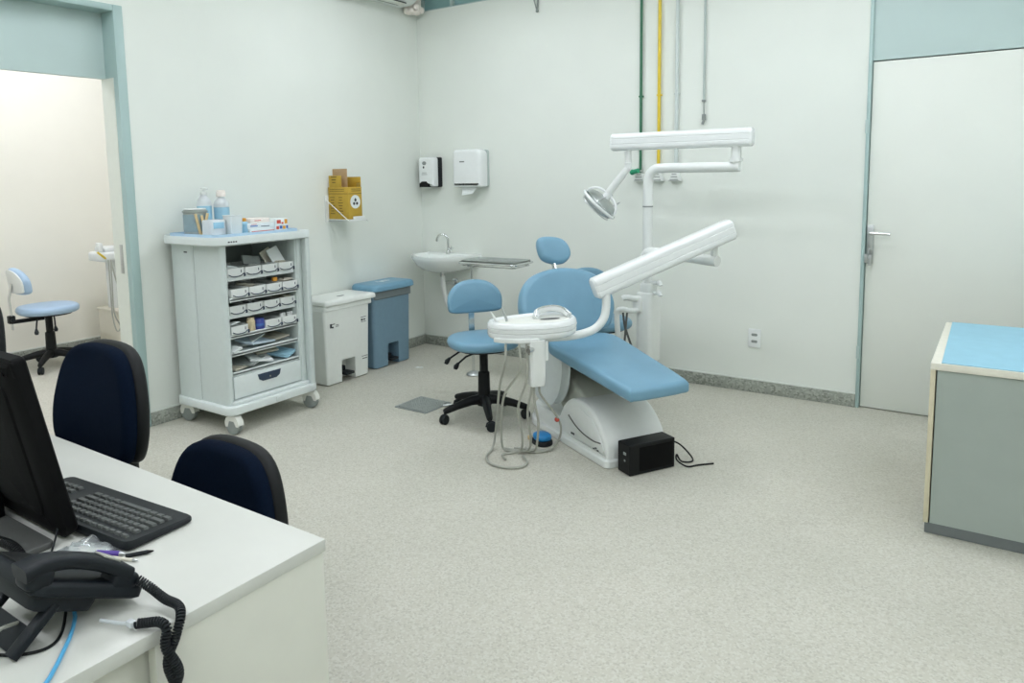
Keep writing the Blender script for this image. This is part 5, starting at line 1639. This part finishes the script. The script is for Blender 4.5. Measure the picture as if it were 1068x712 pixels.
# ------------------------------------------------------------------ dental equipment in the next room
nu = thing('dental_cart', 'white dental equipment with hanging hoses in the next room', 'dental unit', (-6.25, 3.28, 0))
m = Mesh()
m.slab(rrect(0.26, 0.24, 0.04, 5, -6.28, 3.28), 0.80, 0.88, ID, 0.02)
m.slab(rrect(0.20, 0.17, 0.03, 5, -6.30, 3.30), 0.875, 0.92, ID, 0.015)
m.box((-6.24, 3.185, 0.92), (0.06, 0.04, 0.08), bev=0.012)
m.build('instrument_head', 'white', nu)
m = Mesh().slab(rrect(0.12, 0.13, 0.03, 5, -6.30, 3.34), 0.385, 0.81, ID, 0.01)
m.build('column', 'white', nu)
m = Mesh().slab(rrect(0.36, 0.40, 0.02, 4, -6.26, 3.43), 0.002, 0.37, ID, 0.008)
m.slab(rrect(0.375, 0.415, 0.02, 4, -6.26, 3.43), 0.368, 0.39, ID, 0.006)
m.build('cabinet', 'cream', nu)
for p in (((-6.14, 3.20, 0.82), (-6.12, 3.19, 0.60), (-6.10, 3.18, 0.36), (-6.08, 3.20, 0.22), (-6.06, 3.24, 0.30), (-6.08, 3.25, 0.5), (-6.12, 3.23, 0.70), (-6.16, 3.23, 0.82)),
          ((-6.14, 3.22, 0.82), (-6.11, 3.20, 0.58), (-6.09, 3.19, 0.38), (-6.08, 3.23, 0.26)),
          ((-6.16, 3.32, 0.82), (-6.14, 3.32, 0.65), (-6.13, 3.35, 0.50), (-6.15, 3.38, 0.40))):
    Mesh().tube(spline(p, 6), 0.006, 8).build('hose', 'hose_grey', nu)
m = Mesh()
m.tube([(-6.16, 3.19, 0.83), (-6.14, 3.15, 0.86), (-6.15, 3.12, 0.89)], 0.009, 8)
m.build('handpiece', 'yellow_pipe', nu)

# ------------------------------------------------------------------ camera and world
F, PX, PY = 767.29, 517.94, 271.31
pitch, yaw, roll = 0.113906345, -0.602449362, 0.0161403632
cy, sy, cp_, sp_, cr, sr = math.cos(yaw), math.sin(yaw), math.cos(pitch), math.sin(pitch), math.cos(roll), math.sin(roll)
right = Vector((cy, -sy, 0))
fw = Vector((sy * cp_, cy * cp_, -sp_))
dn = fw.cross(right)
R_ = right * cr + dn * sr
D_ = dn * cr - right * sr
cam = bpy.data.cameras.new('camera')
co_ = bpy.data.objects.new('camera', cam)
COL.objects.link(co_)
co_.matrix_world = Matrix(((R_.x, -D_.x, -fw.x, 0), (R_.y, -D_.y, -fw.y, 0), (R_.z, -D_.z, -fw.z, H0), (0, 0, 0, 1)))
cam.sensor_width = 36.0
cam.lens = F * 36.0 / 1068.0
cam.shift_x = (534 - PX) / 1068.0
cam.shift_y = (PY - 356) / 1068.0
cam.clip_start = 0.02
S.camera = co_
wd = bpy.data.worlds.new('world')
S.world = wd
wd.use_nodes = True
wd.node_tree.nodes['Background'].inputs['Color'].default_value = (0.80, 0.9, 0.95, 1)
wd.node_tree.nodes['Background'].inputs['Strength'].default_value = 0.6
S.view_settings.view_transform = 'Standard'
S.view_settings.look = 'None'
S.view_settings.gamma = 1.0
S.view_settings.use_curve_mapping = False
S.view_settings.exposure = 0.13
S.cycles.max_bounces = 8
S.cycles.diffuse_bounces = 5
S.cycles.use_denoising = True
